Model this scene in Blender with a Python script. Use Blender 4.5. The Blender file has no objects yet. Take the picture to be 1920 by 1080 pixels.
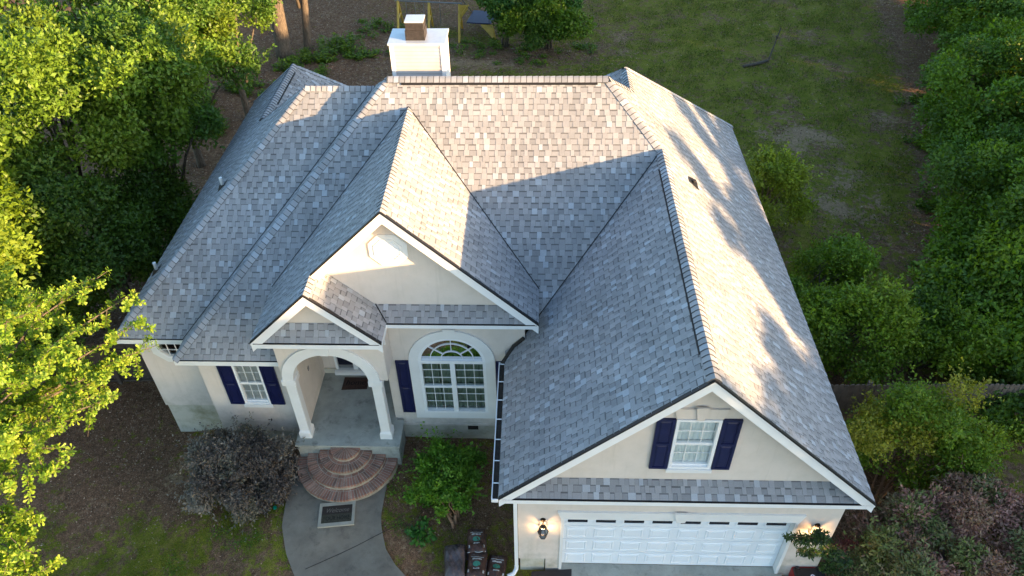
import bpy, bmesh, math, random
import numpy as np
from mathutils import Vector, Matrix
from mathutils.geometry import tessellate_polygon
R = math.radians
S = bpy.context.scene
COL = S.collection
random.seed(7)

# ---------------------------------------------------------------- camera, sky, sun, exposure
CAM = (0.3434, -8.9822, 16.6221); YAW, PITCH, ROLL = -2.366, 41.26, -1.149
def make_camera():
    y, p, r = R(YAW), R(PITCH), R(ROLL)
    f = Vector((math.sin(y)*math.cos(p), math.cos(y)*math.cos(p), -math.sin(p)))
    rt = Vector((math.cos(y), -math.sin(y), 0)); up = rt.cross(f)
    rt2 = rt*math.cos(r)+up*math.sin(r); up2 = -rt*math.sin(r)+up*math.cos(r)
    cd = bpy.data.cameras.new('camera'); c = bpy.data.objects.new('camera', cd); COL.objects.link(c)
    m = Matrix((rt2, up2, -f)).transposed().to_4x4(); m.translation = Vector(CAM); c.matrix_world = m
    cd.sensor_width = 36; cd.lens = 1414.1/1920*36; cd.clip_end = 2000; cd.clip_start = .1
    S.camera = c
make_camera()
SUN = Vector((2.17, -1.0, .36)).normalized()
ELEV = math.asin(SUN.z); AZ = math.atan2(SUN.x, SUN.y)
w = bpy.data.worlds.new('World'); S.world = w; w.use_nodes = True
nt = w.node_tree; bg = nt.nodes['Background']
sky = nt.nodes.new('ShaderNodeTexSky'); sky.sky_type = 'NISHITA'; sky.sun_disc = False
sky.sun_elevation = ELEV; sky.sun_rotation = AZ; sky.air_density = 1.0; sky.dust_density = 1.0; sky.ozone_density = 1.8
nt.links.new(sky.outputs[0], bg.inputs[0]); bg.inputs[1].default_value = .095
sd = bpy.data.lights.new('sun', 'SUN'); sd.energy = 3.1; sd.angle = R(.53); sd.color = (1, .63, .31)
so = bpy.data.objects.new('sun', sd); COL.objects.link(so)
so.rotation_euler = (-SUN).to_track_quat('-Z', 'Y').to_euler(); so.location = (30, -14, 12)
S.view_settings.view_transform = 'Standard'; S.view_settings.look = 'None'; S.view_settings.gamma = 1
S.view_settings.exposure = 2.8
S.render.engine = 'CYCLES'

# ---------------------------------------------------------------- materials
MATS = {}
def nodemat(name):
    m = bpy.data.materials.new(name); m.use_nodes = True; MATS[name] = m
    return m, m.node_tree, m.node_tree.nodes['Principled BSDF']
def N(nt, t, **k):
    n = nt.nodes.new(t)
    for a, v in k.items():
        if a.startswith('i_'): n.inputs[a[2:].replace('_', ' ')].default_value = v
        else: setattr(n, a, v)
    return n
def noise(nt, scale, detail=4, rough=.6, coord=None):
    n = N(nt, 'ShaderNodeTexNoise'); n.inputs['Scale'].default_value = scale; n.inputs['Detail'].default_value = detail
    n.inputs['Roughness'].default_value = rough
    if coord: nt.links.new(coord, n.inputs['Vector'])
    return n.outputs['Fac']
def ramp(nt, fac, stops):
    r = N(nt, 'ShaderNodeValToRGB'); e = r.color_ramp.elements
    while len(e) < len(stops): e.new(.5)
    for i, (p, c) in enumerate(stops):
        e[i].position = p; e[i].color = (*c, 1) if len(c) == 3 else c
    nt.links.new(fac, r.inputs[0]); return r.outputs[0]
def mix(nt, a, b, fac, mode='MIX'):
    m = N(nt, 'ShaderNodeMix', data_type='RGBA', blend_type=mode)
    for s, v in ((m.inputs[0], fac), (m.inputs[6], a), (m.inputs[7], b)):
        if isinstance(v, bpy.types.NodeSocket): nt.links.new(v, s)
        elif isinstance(v, (int, float)): s.default_value = v
        else: s.default_value = (*v, 1)
    return m.outputs[2]
def bump(nt, bs, h, strength, dist):
    b = N(nt, 'ShaderNodeBump'); b.inputs['Strength'].default_value = strength; b.inputs['Distance'].default_value = dist
    nt.links.new(h, b.inputs['Height']); nt.links.new(b.outputs[0], bs.inputs['Normal'])
def objc(nt):
    return N(nt, 'ShaderNodeNewGeometry').outputs['Position']
def math_(nt, op, a, b=None, c=None):
    m = N(nt, 'ShaderNodeMath', operation=op)
    for s, v in zip(m.inputs, (a, b, c)):
        if v is None: continue
        if isinstance(v, bpy.types.NodeSocket): nt.links.new(v, s)
        else: s.default_value = v
    return m.outputs[0]

def simple(name, col, rough=.6, var=.12, scale=6, metal=0, bmp=0, bscale=60, spec=.4):
    m, nt, bs = nodemat(name); c = objc(nt)
    f = noise(nt, scale, 5, .6, c)
    lo = tuple(x*(1-var) for x in col); hi = tuple(min(1, x*(1+var)) for x in col)
    nt.links.new(ramp(nt, f, [(.3, lo), (.7, hi)]), bs.inputs['Base Color'])
    bs.inputs['Roughness'].default_value = rough; bs.inputs['Metallic'].default_value = metal
    bs.inputs['Specular IOR Level'].default_value = spec
    if bmp: bump(nt, bs, noise(nt, bscale, 3, .6, c), bmp, .01)
    return m
def stucco(name, col, stain=(.33, .31, .24)):
    m, nt, bs = nodemat(name); c = objc(nt)
    base = ramp(nt, noise(nt, 1.3, 6, .65, c), [(.3, tuple(x*.93 for x in col)), (.7, col)])
    # dirt that has splashed up from the ground and grown in patches on the render
    z = N(nt, 'ShaderNodeSeparateXYZ'); nt.links.new(c, z.inputs[0])
    low = math_(nt, 'MULTIPLY', math_(nt, 'SUBTRACT', 1.5, z.outputs[2]), .75); low.node.use_clamp = True
    n2 = ramp(nt, noise(nt, 2.2, 6, .7, c), [(.42, (0, 0, 0)), (.72, (1, 1, 1))])
    fac = math_(nt, 'MULTIPLY', n2, math_(nt, 'MULTIPLY_ADD', low, .75, .17))
    mp = N(nt, 'ShaderNodeMapping'); mp.inputs['Scale'].default_value = (5, 5, .35); nt.links.new(c, mp.inputs[0])
    st = ramp(nt, noise(nt, 1.5, 5, .65, mp.outputs[0]), [(.56, (0, 0, 0)), (.8, (1, 1, 1))])
    b2 = mix(nt, base, tuple(x*.72 for x in stain), math_(nt, 'MULTIPLY', st, .22))
    nt.links.new(mix(nt, b2, stain, fac), bs.inputs['Base Color'])
    bs.inputs['Roughness'].default_value = .9; bs.inputs['Specular IOR Level'].default_value = .2
    bump(nt, bs, noise(nt, 90, 3, .6, c), .25, .004)
    return m
def attrmat(name, rough=.9, spec=.2, gscale=160, gvar=.25, bmp=.3, low=None):
    m, nt, bs = nodemat(name); c = objc(nt)
    a = N(nt, 'ShaderNodeAttribute', attribute_name='Col')
    g = ramp(nt, noise(nt, gscale, 2, .8, c), [(.3, (1-gvar,)*3), (.7, (1+gvar,)*3)])
    col = mix(nt, a.outputs['Color'], g, 1.0, 'MULTIPLY')
    if low:
        g2 = ramp(nt, noise(nt, low[0], 5, .7, c), [(.3, (1-low[1],)*3), (.7, (1+low[1]*.6,)*3)])
        col = mix(nt, col, g2, 1.0, 'MULTIPLY')
    nt.links.new(col, bs.inputs['Base Color'])
    bs.inputs['Roughness'].default_value = rough; bs.inputs['Specular IOR Level'].default_value = spec
    if bmp: bump(nt, bs, noise(nt, gscale*.8, 2, .7, c), bmp, .004)
    return m
def leafmat(name, trans=.35, rough=.5, tint=(1, 1, 1)):
    m, nt, bs = nodemat(name)
    a = N(nt, 'ShaderNodeAttribute', attribute_name='Col')
    nt.links.new(a.outputs['Color'], bs.inputs['Base Color'])
    bs.inputs['Roughness'].default_value = rough; bs.inputs['Specular IOR Level'].default_value = .35
    tr = N(nt, 'ShaderNodeBsdfTranslucent')
    t = mix(nt, a.outputs['Color'], (1.25, 1.25, .45), 1.0, 'MULTIPLY'); nt.links.new(t, tr.inputs[0])
    ms = N(nt, 'ShaderNodeMixShader'); ms.inputs[0].default_value = trans
    nt.links.new(bs.outputs[0], ms.inputs[1]); nt.links.new(tr.outputs[0], ms.inputs[2])
    nt.links.new(ms.outputs[0], nt.nodes['Material Output'].inputs[0])
    return m
def bark(name, a, b):
    m, nt, bs = nodemat(name); c = objc(nt)
    mp = N(nt, 'ShaderNodeMapping'); mp.inputs['Scale'].default_value = (9, 9, 1.6); nt.links.new(c, mp.inputs[0])
    f = noise(nt, 2.2, 6, .7, mp.outputs[0])
    nt.links.new(ramp(nt, f, [(.35, a), (.65, b)]), bs.inputs['Base Color']); bs.inputs['Roughness'].default_value = .95
    bump(nt, bs, f, .8, .03); return m
def glassmat(name, tint=(.9, .95, .97), gl=.02):
    m, nt, bs = nodemat(name); nt.nodes.remove(bs)
    tr = N(nt, 'ShaderNodeBsdfTransparent'); tr.inputs[0].default_value = (*tint, 1)
    g = N(nt, 'ShaderNodeBsdfGlossy'); g.inputs['Roughness'].default_value = .03
    fr = N(nt, 'ShaderNodeFresnel'); fr.inputs[0].default_value = 1.5
    ms = N(nt, 'ShaderNodeMixShader'); nt.links.new(math_(nt, 'ADD', fr.outputs[0], gl), ms.inputs[0])
    nt.links.new(tr.outputs[0], ms.inputs[1]); nt.links.new(g.outputs[0], ms.inputs[2])
    nt.links.new(ms.outputs[0], nt.nodes['Material Output'].inputs[0]); return m
def emit(name, col, e):
    m, nt, bs = nodemat(name); bs.inputs['Base Color'].default_value = (*col, 1)
    bs.inputs['Emission Color'].default_value = (*col, 1); bs.inputs['Emission Strength'].default_value = e; return m
def concrete(name, a, b, stain, sc=1.2):
    m, nt, bs = nodemat(name); c = objc(nt)
    f = noise(nt, sc, 8, .65, c)
    base = ramp(nt, f, [(.3, a), (.7, b)])
    s = ramp(nt, noise(nt, sc*2.3, 6, .7, c), [(.55, (0, 0, 0)), (.72, (1, 1, 1))])
    c2 = mix(nt, base, stain, math_(nt, 'MULTIPLY', s, .6))
    g = ramp(nt, noise(nt, 110, 2, .8, c), [(.3, (.86,)*3), (.7, (1.1,)*3)])
    nt.links.new(mix(nt, c2, g, 1.0, 'MULTIPLY'), bs.inputs['Base Color'])
    bs.inputs['Roughness'].default_value = .9; bump(nt, bs, noise(nt, 60, 4, .7, c), .25, .005); return m

stucco('stucco', (.68, .61, .55)); stucco('foundation', (.56, .53, .45), (.27, .26, .17))
simple('white_trim', (.78, .79, .80), .45, .04, 3); simple('white_arch', (.72, .72, .71), .6, .05, 2)
simple('navy_paint', (.008, .011, .055), .35, .15, 3, spec=.5)
simple('navy_door', (.005, .006, .02), .3, .1, 3)
attrmat('shingles', gscale=110, gvar=.17, bmp=.35, low=(.55, .17)); attrmat('bricks', gscale=60, gvar=.3, low=(3, .35))
simple('drip_edge', (.012, .012, .014), .5, .1, 5); simple('black_plastic', (.015, .015, .018), .45, .2, 5)
simple('garage_door', (.74, .79, .84), .4, .04, 1.5)
simple('dark_glass', (.01, .012, .018), .1, .1, 3, spec=.6)
simple('siding', (.44, .435, .44), .6, .10, 2.5); simple('zinc', (.58, .62, .66), .35, .08, 5, metal=.2)
simple('rusty_metal', (.036, .030, .028), .7, .45, 9, metal=.1); simple('gutter_grime', (.03, .025, .02), .9, .4, 12)
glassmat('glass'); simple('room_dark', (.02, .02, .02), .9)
simple('curtain_green', (.20, .25, .20), .9, .1, 8); simple('curtain_white', (.88, .9, .9), .9, .06, 8)
simple('blind', (.62, .60, .57), .8, .06, 8)
concrete('porch_concrete', (.24, .25, .22), (.40, .41, .37), (.09, .09, .08), 1.6)
concrete('walk_concrete', (.125, .108, .085), (.225, .200, .16), (.06, .05, .04), 1.3)
concrete('frame_concrete', (.28, .26, .21), (.36, .34, .28), (.25, .25, .2), 3)
concrete('drive_concrete', (.17, .17, .16), (.28, .28, .26), (.05, .07, .04), 1.4)
simple('mat_brown', (.055, .030, .022), .95, .3, 30, bmp=.5); simple('mat_black', (.030, .022, .018), .9, .2, 30, bmp=.5)
simple('mat_olive', (.045, .042, .028), .95, .4, 20); simple('letter_black', (.006, .005, .005), .9); simple('letter_tan', (.14, .12, .10), .9)
simple('lantern_bronze', (.03, .022, .018), .4, .2, 10, metal=.6); emit('bulb', (1, .62, .28), 14)
simple('bag_brown', (.055, .026, .018), .35, .5, 9, bmp=.6, bscale=14); simple('bag_plastic', (.075, .06, .062), .25, .5, 7, bmp=1, bscale=9)
simple('bag_print_white', (.45, .46, .45), .5); simple('bag_print_green', (.03, .16, .11), .5)
simple('tool_red', (.28, .012, .014), .4); simple('fence_wood', (.17, .13, .10), .9, .3, 4, bmp=.5, bscale=30)
simple('fence_dark', (.07, .055, .045), .9, .3, 4); simple('yellow_paint', (.55, .36, .06), .45, .2, 4)
simple('galvanised', (.22, .23, .24), .4, .15, 5, metal=.5); simple('blue_vinyl', (.02, .035, .09), .5, .2, 5)
simple('grey_plastic', (.24, .27, .31), .5, .1, 5); simple('blue_inside', (.03, .06, .16), .5)
simple('driftwood', (.09, .075, .06), .9, .3, 8); simple('ridge_vent_black', (.01, .01, .012), .7)
simple('pvc_white', (.7, .7, .68), .4); simple('teal_plastic', (.0, .2, .13), .4)
simple('sticker', (.6, .6, .7), .4)
for n, t in (('leaf_green', .35), ('leaf_bright', .45), ('leaf_purple', .15), ('leaf_litter', .0), ('grass_blades', .25)): leafmat(n, t)
bark('bark_brown', (.045, .035, .026), (.15, .12, .09)); bark('bark_myrtle', (.14, .075, .04), (.28, .17, .10))

# ---------------------------------------------------------------- mesh helpers
def link(name, me, mat, parent=None):
    o = bpy.data.objects.new(name, me); COL.objects.link(o)
    if mat:
        for m in (mat if isinstance(mat, (list, tuple)) else [mat]): me.materials.append(MATS[m])
    if parent: o.parent = parent; o.matrix_parent_inverse = Matrix.Identity(4)
    return o
class MB:
    """collects polygons (world coordinates) for ONE mesh"""
    def __init__(s): s.v = []; s.f = []; s.c = []; s.m = []; s.smooth = False
    def poly(s, pts, col=None, mi=0):
        b = len(s.v); s.v += [tuple(p) for p in pts]; s.f.append(tuple(range(b, b+len(pts)))); s.c.append(col); s.m.append(mi)
    def mesh(s, verts, faces, col=None, mi=0):
        b = len(s.v); s.v += [tuple(p) for p in verts]
        for f in faces: s.f.append(tuple(b+i for i in f)); s.c.append(col); s.m.append(mi)
    def box(s, x0, x1, y0, y1, z0, z1, col=None, mi=0, bevel=0):
        v = [(x0,y0,z0),(x1,y0,z0),(x1,y1,z0),(x0,y1,z0),(x0,y0,z1),(x1,y0,z1),(x1,y1,z1),(x0,y1,z1)]
        s.mesh(v, [(0,3,2,1),(4,5,6,7),(0,1,5,4),(1,2,6,5),(2,3,7,6),(3,0,4,7)], col, mi)
    def hexa(s, a, b, col=None, mi=0):
        """prism from quad/polygon a to polygon b (same count)"""
        n = len(a); v = list(a)+list(b)
        f = [tuple(range(n))[::-1], tuple(range(n, 2*n))] + [(i, (i+1) % n, n+(i+1) % n, n+i) for i in range(n)]
        s.mesh(v, f, col, mi)
    def tube(s, pts, rad, seg=8, col=None, mi=0, cap=True):
        pts = [Vector(p) for p in pts]
        if not isinstance(rad, (list, tuple)): rad = [rad]*len(pts)
        rings = []; prev = None
        for i, p in enumerate(pts):
            d = (pts[min(i+1, len(pts)-1)]-pts[max(i-1, 0)])
            d = d.normalized() if d.length > 1e-9 else Vector((0, 0, 1))
            a = prev if prev is not None else (Vector((0, 0, 1)) if abs(d.z) < .9 else Vector((1, 0, 0)))
            u = (a - d*a.dot(d)).normalized(); prev = u; w_ = d.cross(u)
            rings.append([p+(u*math.cos(t)+w_*math.sin(t))*rad[i] for t in [2*math.pi*k/seg for k in range(seg)]])
        b = len(s.v)
        for r in rings: s.v += [tuple(q) for q in r]
        for i in range(len(rings)-1):
            for k in range(seg):
                k2 = (k+1) % seg; s.f.append((b+i*seg+k, b+i*seg+k2, b+(i+1)*seg+k2, b+(i+1)*seg+k)); s.c.append(col); s.m.append(mi)
        if cap:
            s.f.append(tuple(b+k for k in range(seg))[::-1]); s.c.append(col); s.m.append(mi)
            e = b+(len(rings)-1)*seg; s.f.append(tuple(e+k for k in range(seg))); s.c.append(col); s.m.append(mi)
    def build(s, name, mat, parent=None, smooth=False, bevel=0):
        me = bpy.data.meshes.new(name); me.from_pydata(s.v, [], s.f)
        if any(c is not None for c in s.c):
            at = me.color_attributes.new('Col', 'FLOAT_COLOR', 'CORNER'); arr = []
            for f, c in zip(s.f, s.c):
                c = c or (.5, .5, .5); arr += [c[0], c[1], c[2], 1]*len(f)
            at.data.foreach_set('color', arr)
        if any(s.m): me.polygons.foreach_set('material_index', s.m)
        if smooth or s.smooth: me.polygons.foreach_set('use_smooth', [True]*len(s.f))
        me.update(); o = link(name, me, mat, parent)
        if bevel:
            bm = bmesh.new(); bm.from_mesh(me); bmesh.ops.remove_doubles(bm, verts=bm.verts, dist=1e-5)
            bmesh.ops.bevel(bm, geom=[e for e in bm.edges if len(e.link_faces) == 2 and e.calc_face_angle(0) > .6], offset=bevel, segments=2, affect='EDGES', profile=.7)
            bm.to_mesh(me); bm.free()
        return o
def tag(o, label=None, cat=None, group=None, kind=None):
    if label: o['label'] = label
    if cat: o['category'] = cat
    if group: o['group'] = group
    if kind: o['kind'] = kind
    return o
class Split:
    """every box becomes a part of its own"""
    def __init__(s, name, mat): s.n, s.m, s.l = name, mat, []
    def box(s, *a): b = MB(); b.box(*a); s.l.append(b)
    def build(s, parent): return [b.build(s.n, s.m, parent) for b in s.l]
def empty(name, loc, label=None, cat=None, group=None):
    o = bpy.data.objects.new(name, None); COL.objects.link(o); o['_w'] = loc
    del o['_w']; o.empty_display_size = .2
    return tag(o, label, cat, group)
def root_at(o, loc):
    """move a thing's Empty to its base and keep its parts where they were built"""
    l = Vector(loc)
    o.location = l
    for c in o.children: c.location = Vector(c.location) - l
def text_mesh(txt, size, name, mat, parent, loc, rz=0, shear=0, squash=1, extrude=.004):
    cu = bpy.data.curves.new('t', 'FONT'); cu.body = txt; cu.size = size; cu.extrude = extrude; cu.align_x = 'CENTER'; cu.align_y = 'CENTER'; cu.shear = shear
    to = bpy.data.objects.new('t', cu); COL.objects.link(to); dg = bpy.context.evaluated_depsgraph_get(); dg.update()
    me = bpy.data.meshes.new_from_object(to.evaluated_get(dg)); bpy.data.objects.remove(to)
    me.transform(Matrix.Translation(loc) @ Matrix.Rotation(rz, 4, 'Z') @ Matrix.Diagonal((squash, 1, 1, 1)))
    me.materials.clear(); me.name = name
    return link(name, me, mat, parent)

# ---------------------------------------------------------------- terrain
GP = np.array([[-4.4,1.4,.22],[-5.5,1.2,.18],[-3.3,1.4,.16],[-4.0,0,.05],[-2,2,.02],[-1,1,-.08],[0,0,-.15],[3,-1,-.16],[7,-1,-.15],[7,1,-.15],
 [9,2,-.15],[10,0,-.15],[8,4,-.2],[9,8,-.4],[9,13,-.5],[15,14,-.5],[12,25,-.5],[0,25,-.5],[0,33,-.5],[-10,25,-.5],[-12,15,-.6],[-13,8,-.6],
 [-9.9,4.3,-.71],[-10.5,6,-.65],[-8.8,3.2,-.5],[-7.5,2,-.12],[-8,0,-.12],[-11,1,-.4],[-10,-3,-.2],[-4,-4,-.1],[3,-5,-.2],[10,-5,-.2],[20,0,-.3],[20,30,-.5],[-20,0,-.5],[-20,30,-.5],[0,-15,-.2],[0,60,-.5]])
def ground_z(x, y):
    x = np.asarray(x, float); y = np.asarray(y, float)
    d2 = (x[..., None]-GP[:, 0])**2+(y[..., None]-GP[:, 1])**2
    w_ = 1/(d2+.15)**1.6
    return (w_*GP[:, 2]).sum(-1)/w_.sum(-1)
def gz(x, y): return float(ground_z(x, y))
rng = np.random.default_rng(5)
def smooth_noise(x, y, s, seed):
    r = np.random.default_rng(seed); v = np.zeros_like(x)
    for k in range(7):
        a = r.uniform(0, 6.28); f = s*r.uniform(.5, 1.8); v += np.sin((x*math.cos(a)+y*math.sin(a))*f+r.uniform(0, 6.28))
    return v/3.0
def cover(x, y):
    """what grows or lies on the ground: grass, litter, bare sandy soil (0..1 each)"""
    n1 = smooth_noise(x, y, .9, 1); n2 = smooth_noise(x, y, 2.3, 2); n3 = smooth_noise(x, y, .35, 3)
    sg = lambda t: 1/(1+np.exp(-t))
    grass = np.full_like(x, .88)+.16*n1+.12*n2
    litter = np.zeros_like(x); sand = np.where(y > 12, .26, .12)+.14*n2*n1; grass = np.where(y < 4, grass-.24+.10*n2, grass)
    back = sg((y-12)*2)
    # hedge foot path, running along the right-hand edge of the lawn
    px_ = np.interp(y, [8, 14, 19, 28, 37, 60], [13.9, 15.2, 17.0, 19.4, 21.2, 26])
    p = np.exp(-((x-px_+.1)/.75)**2)*sg((y-8)*1.5)*.8; litter = np.maximum(litter, p); p2 = sg((x-px_-.3)*3)*sg((y-5)*1.5); litter = np.maximum(litter, p2)
    # leaf mould under the left and rear trees
    l = sg(((-8.0-.22*(y-30))-x+1.5*n3+.5*n1)*1.3)*back*sg((y-16)*1.0); litter = np.maximum(litter, l)
    litter = np.maximum(litter, sg((-9.8-x)*2.5+n2)*sg((y-3)*1.2))
    litter = np.maximum(litter, .65*sg((y-31.8+.5*n1)*2)*sg((3.3-x)*1.2))
    litter = np.maximum(litter, np.exp(-((x+1)/4.5)**2-((y-29.3)/1.7)**2)*.9)
    # worn, dry patches of the back lawn
    s2 = np.exp(-((x-12.3)/2.3)**2-((y-16.5)/4.2)**2)*(.60+.35*n2+.2*n1)+np.exp(-((x-11.5)/2.2)**2-((y-21)/2)**2)*(.45+.3*n2)
    s2 = np.maximum(s2, np.exp(-((x+3.2)/4.2)**2-((y-27.8+.15*x)/.7)**2)*.75); s2 = np.maximum(s2, np.exp(-((x+8.5)/2.6)**2-((y-21.5)/2.6)**2)*(.8+.3*n2))
    s2 = np.maximum(s2, np.exp(-((x-5.5)/3.5)**2-((y-29.5)/.9)**2)*(.3+.3*n2)); s2 = np.maximum(s2, np.exp(-((x-5)/2)**2-((y-25.5)/.8)**2)*(.35+.3*n2))
    sand = np.maximum(sand, s2)
    # beds by the house
    bed = .8*sg((y-1.75-.35*n2-.2*(x+8)*sg(-x-8))*2)*sg((x+13)*2)*sg((-5-x)*2)*sg((5-y)*3); litter = np.maximum(litter, bed*.95)
    bed2 = .55*sg((y-.75+.25*n2+.15*n1)*3)*sg((x+3.9)*3)*sg((.5-x)*3)*sg((6-y)*2); litter = np.maximum(litter, bed2)
    bed3 = sg((x-6.8)*4)*sg((6.5+.4*n1-np.abs(y-1))*2)*.95; litter = np.maximum(litter, bed3*sg((12.0-x)*1.5)); litter = np.maximum(litter, sg((x-6.8)*4)*sg((8.6+.4*n1-x)*3)*sg((y-3)*2)*sg((13.5-y)*1.5))
    sand = np.maximum(sand, np.exp(-((x+9.1)/.9)**2-((y-2.7)/.7)**2)*.55)
    grass = np.clip(grass, 0, 1)*(1-np.clip(litter, 0, 1))*(1-.8*np.clip(sand, 0, 1))
    return grass, np.clip(litter, 0, 1), np.clip(sand, 0, 1)
def ground():
    def axis(lo, flo, fhi, hi, step):
        a = list(np.arange(flo, fhi+1e-6, step)); out = []; x = flo; s = step
        while x > lo: s *= 1.35; x -= s; out.append(x)
        out = out[::-1]; b = []; x = fhi; s = step
        while x < hi: s *= 1.35; x += s; b.append(x)
        return np.array(out+a+b)
    xs = axis(-900, -26, 30, 900, .22); ys = axis(-900, -8, 44, 900, .22)
    X, Y = np.meshgrid(xs, ys); Z = ground_z(X, Y)+.012*smooth_noise(X, Y, 3, 9)
    nx, ny = len(xs), len(ys); v = np.stack([X, Y, Z], -1).reshape(-1, 3)
    i = np.arange(nx*ny).reshape(ny, nx); q = np.stack([i[:-1, :-1], i[:-1, 1:], i[1:, 1:], i[1:, :-1]], -1).reshape(-1, 4)
    me = bpy.data.meshes.new('ground'); me.vertices.add(len(v)); me.vertices.foreach_set('co', v.ravel())
    me.loops.add(q.size); me.loops.foreach_set('vertex_index', q.ravel().astype(np.int32))
    me.polygons.add(len(q)); me.polygons.foreach_set('loop_start', np.arange(0, q.size, 4, dtype=np.int32)); me.update(calc_edges=True)
    g, l, s_ = cover(X, Y); a = me.color_attributes.new('Col', 'FLOAT_COLOR', 'POINT')
    a.data.foreach_set('color', np.stack([g, l, s_, np.ones_like(g)], -1).ravel().astype(np.float32))
    m, nt, bs = nodemat('soil'); c = objc(nt)
    at = N(nt, 'ShaderNodeAttribute', attribute_name='Col'); sp = N(nt, 'ShaderNodeSeparateColor'); nt.links.new(at.outputs['Color'], sp.inputs[0])
    dirt = ramp(nt, noise(nt, 7, 8, .75, c), [(.3, (.085, .054, .034)), (.52, (.17, .110, .070)), (.75, (.30, .205, .14))])
    dirt = mix(nt, dirt, ramp(nt, noise(nt, 38, 3, .8, c), [(.35, (.35,)*3), (.68, (1.7, 1.5, 1.4))]), 1.0, 'MULTIPLY')
    sandc = ramp(nt, noise(nt, 14, 6, .7, c), [(.3, (.18, .122, .070)), (.7, (.38, .265, .16))])
    gr = ramp(nt, noise(nt, 3.0, 7, .7, c), [(.25, (.095, .125, .012)), (.5, (.155, .165, .022)), (.75, (.27, .215, .07))])
    gr = mix(nt, gr, ramp(nt, noise(nt, 45, 3, .8, c), [(.35, (.35,)*3), (.7, (1.75, 1.7, 1.5))]), 1.0, 'MULTIPLY')
    nz = noise(nt, 3.2, 9, .8, c); nz2 = noise(nt, 4.5, 9, .86, c)
    def thr(v, n_, k=4.5): 
        o = math_(nt, 'MULTIPLY_ADD', math_(nt, 'ADD', v, math_(nt, 'MULTIPLY', math_(nt, 'SUBTRACT', n_, .5), 4.0)), k, -.5*k+.5); o.node.use_clamp = True; return o
    col = mix(nt, dirt, sandc, thr(sp.outputs[2], nz2)); col = mix(nt, col, gr, thr(sp.outputs[0], nz))
    nt.links.new(col, bs.inputs['Base Color']); bs.inputs['Roughness'].default_value = .95; bs.inputs['Specular IOR Level'].default_value = .1
    bump(nt, bs, noise(nt, 30, 5, .8, c), .8, .04)
    tag(link('ground', me, 'soil'), kind='structure')
ground()

# ---------------------------------------------------------------- the house
xg1, xR, zE, oh, m, mF, yF, yM, xL2, yF1, xL1, xS, yT, xP, yQ, yB, yLB = -.365, 7.097, 3.467, .392, .967, .98, 3.286, 8.247, -8.357, 3.996, -10.141, -7.759, 14.584, 2.724, 10.17, 14.66, 16.512
xEl, xE2, zEe, yE, yS, xSr, zA = -6.008, .422, 4.708, 3.347, 2.696, -3.06, 7.947
V = Vector
xG = (xg1+xR)/2; zG = zE+m*(xR-xG); yG4 = yF+(zG-zE)/mF
zM = zE+mF*(yM-yF); xM = xR-(zM-zE)/m; xM2 = xL2+(zM-zE)/m
yA = yF1+(zA-zE)/mF; xA = xL1+(zA-zE)/m; xA2 = xL2+(zA-zE)/m
zS = zE+m*(xS-xL1); yS_ = yA+(zA-zS)/mF; zP = zE+m*(xR-xP); yP = yM+(zM-zP)/mF
xEr = (xEl+xE2)/2; zEr = zEe+m*(xE2-xEr); yEb = yF+(zEr-zE)/mF; yEv = yF+(zEe-zE)/mF
xs = (xEl+xSr)/2; zSp = zEe+m*(xs-xEl)
yw0, ymw, ylw, yew, ysw = 0.0, 3.626, 4.336, 3.687, 2.996      # wall planes: garage, main, left wing, entry, porch
yBk = yM+(zM-zE)/mF; xRLr = xS+(zS-zE)/m; xRRl = xP-(zP-zE)/m
house = empty('brick_house' if False else 'house', (0, 0, 0), 'cream stucco family house with grey shingle hip and gable roof and navy shutters', 'house')

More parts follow.
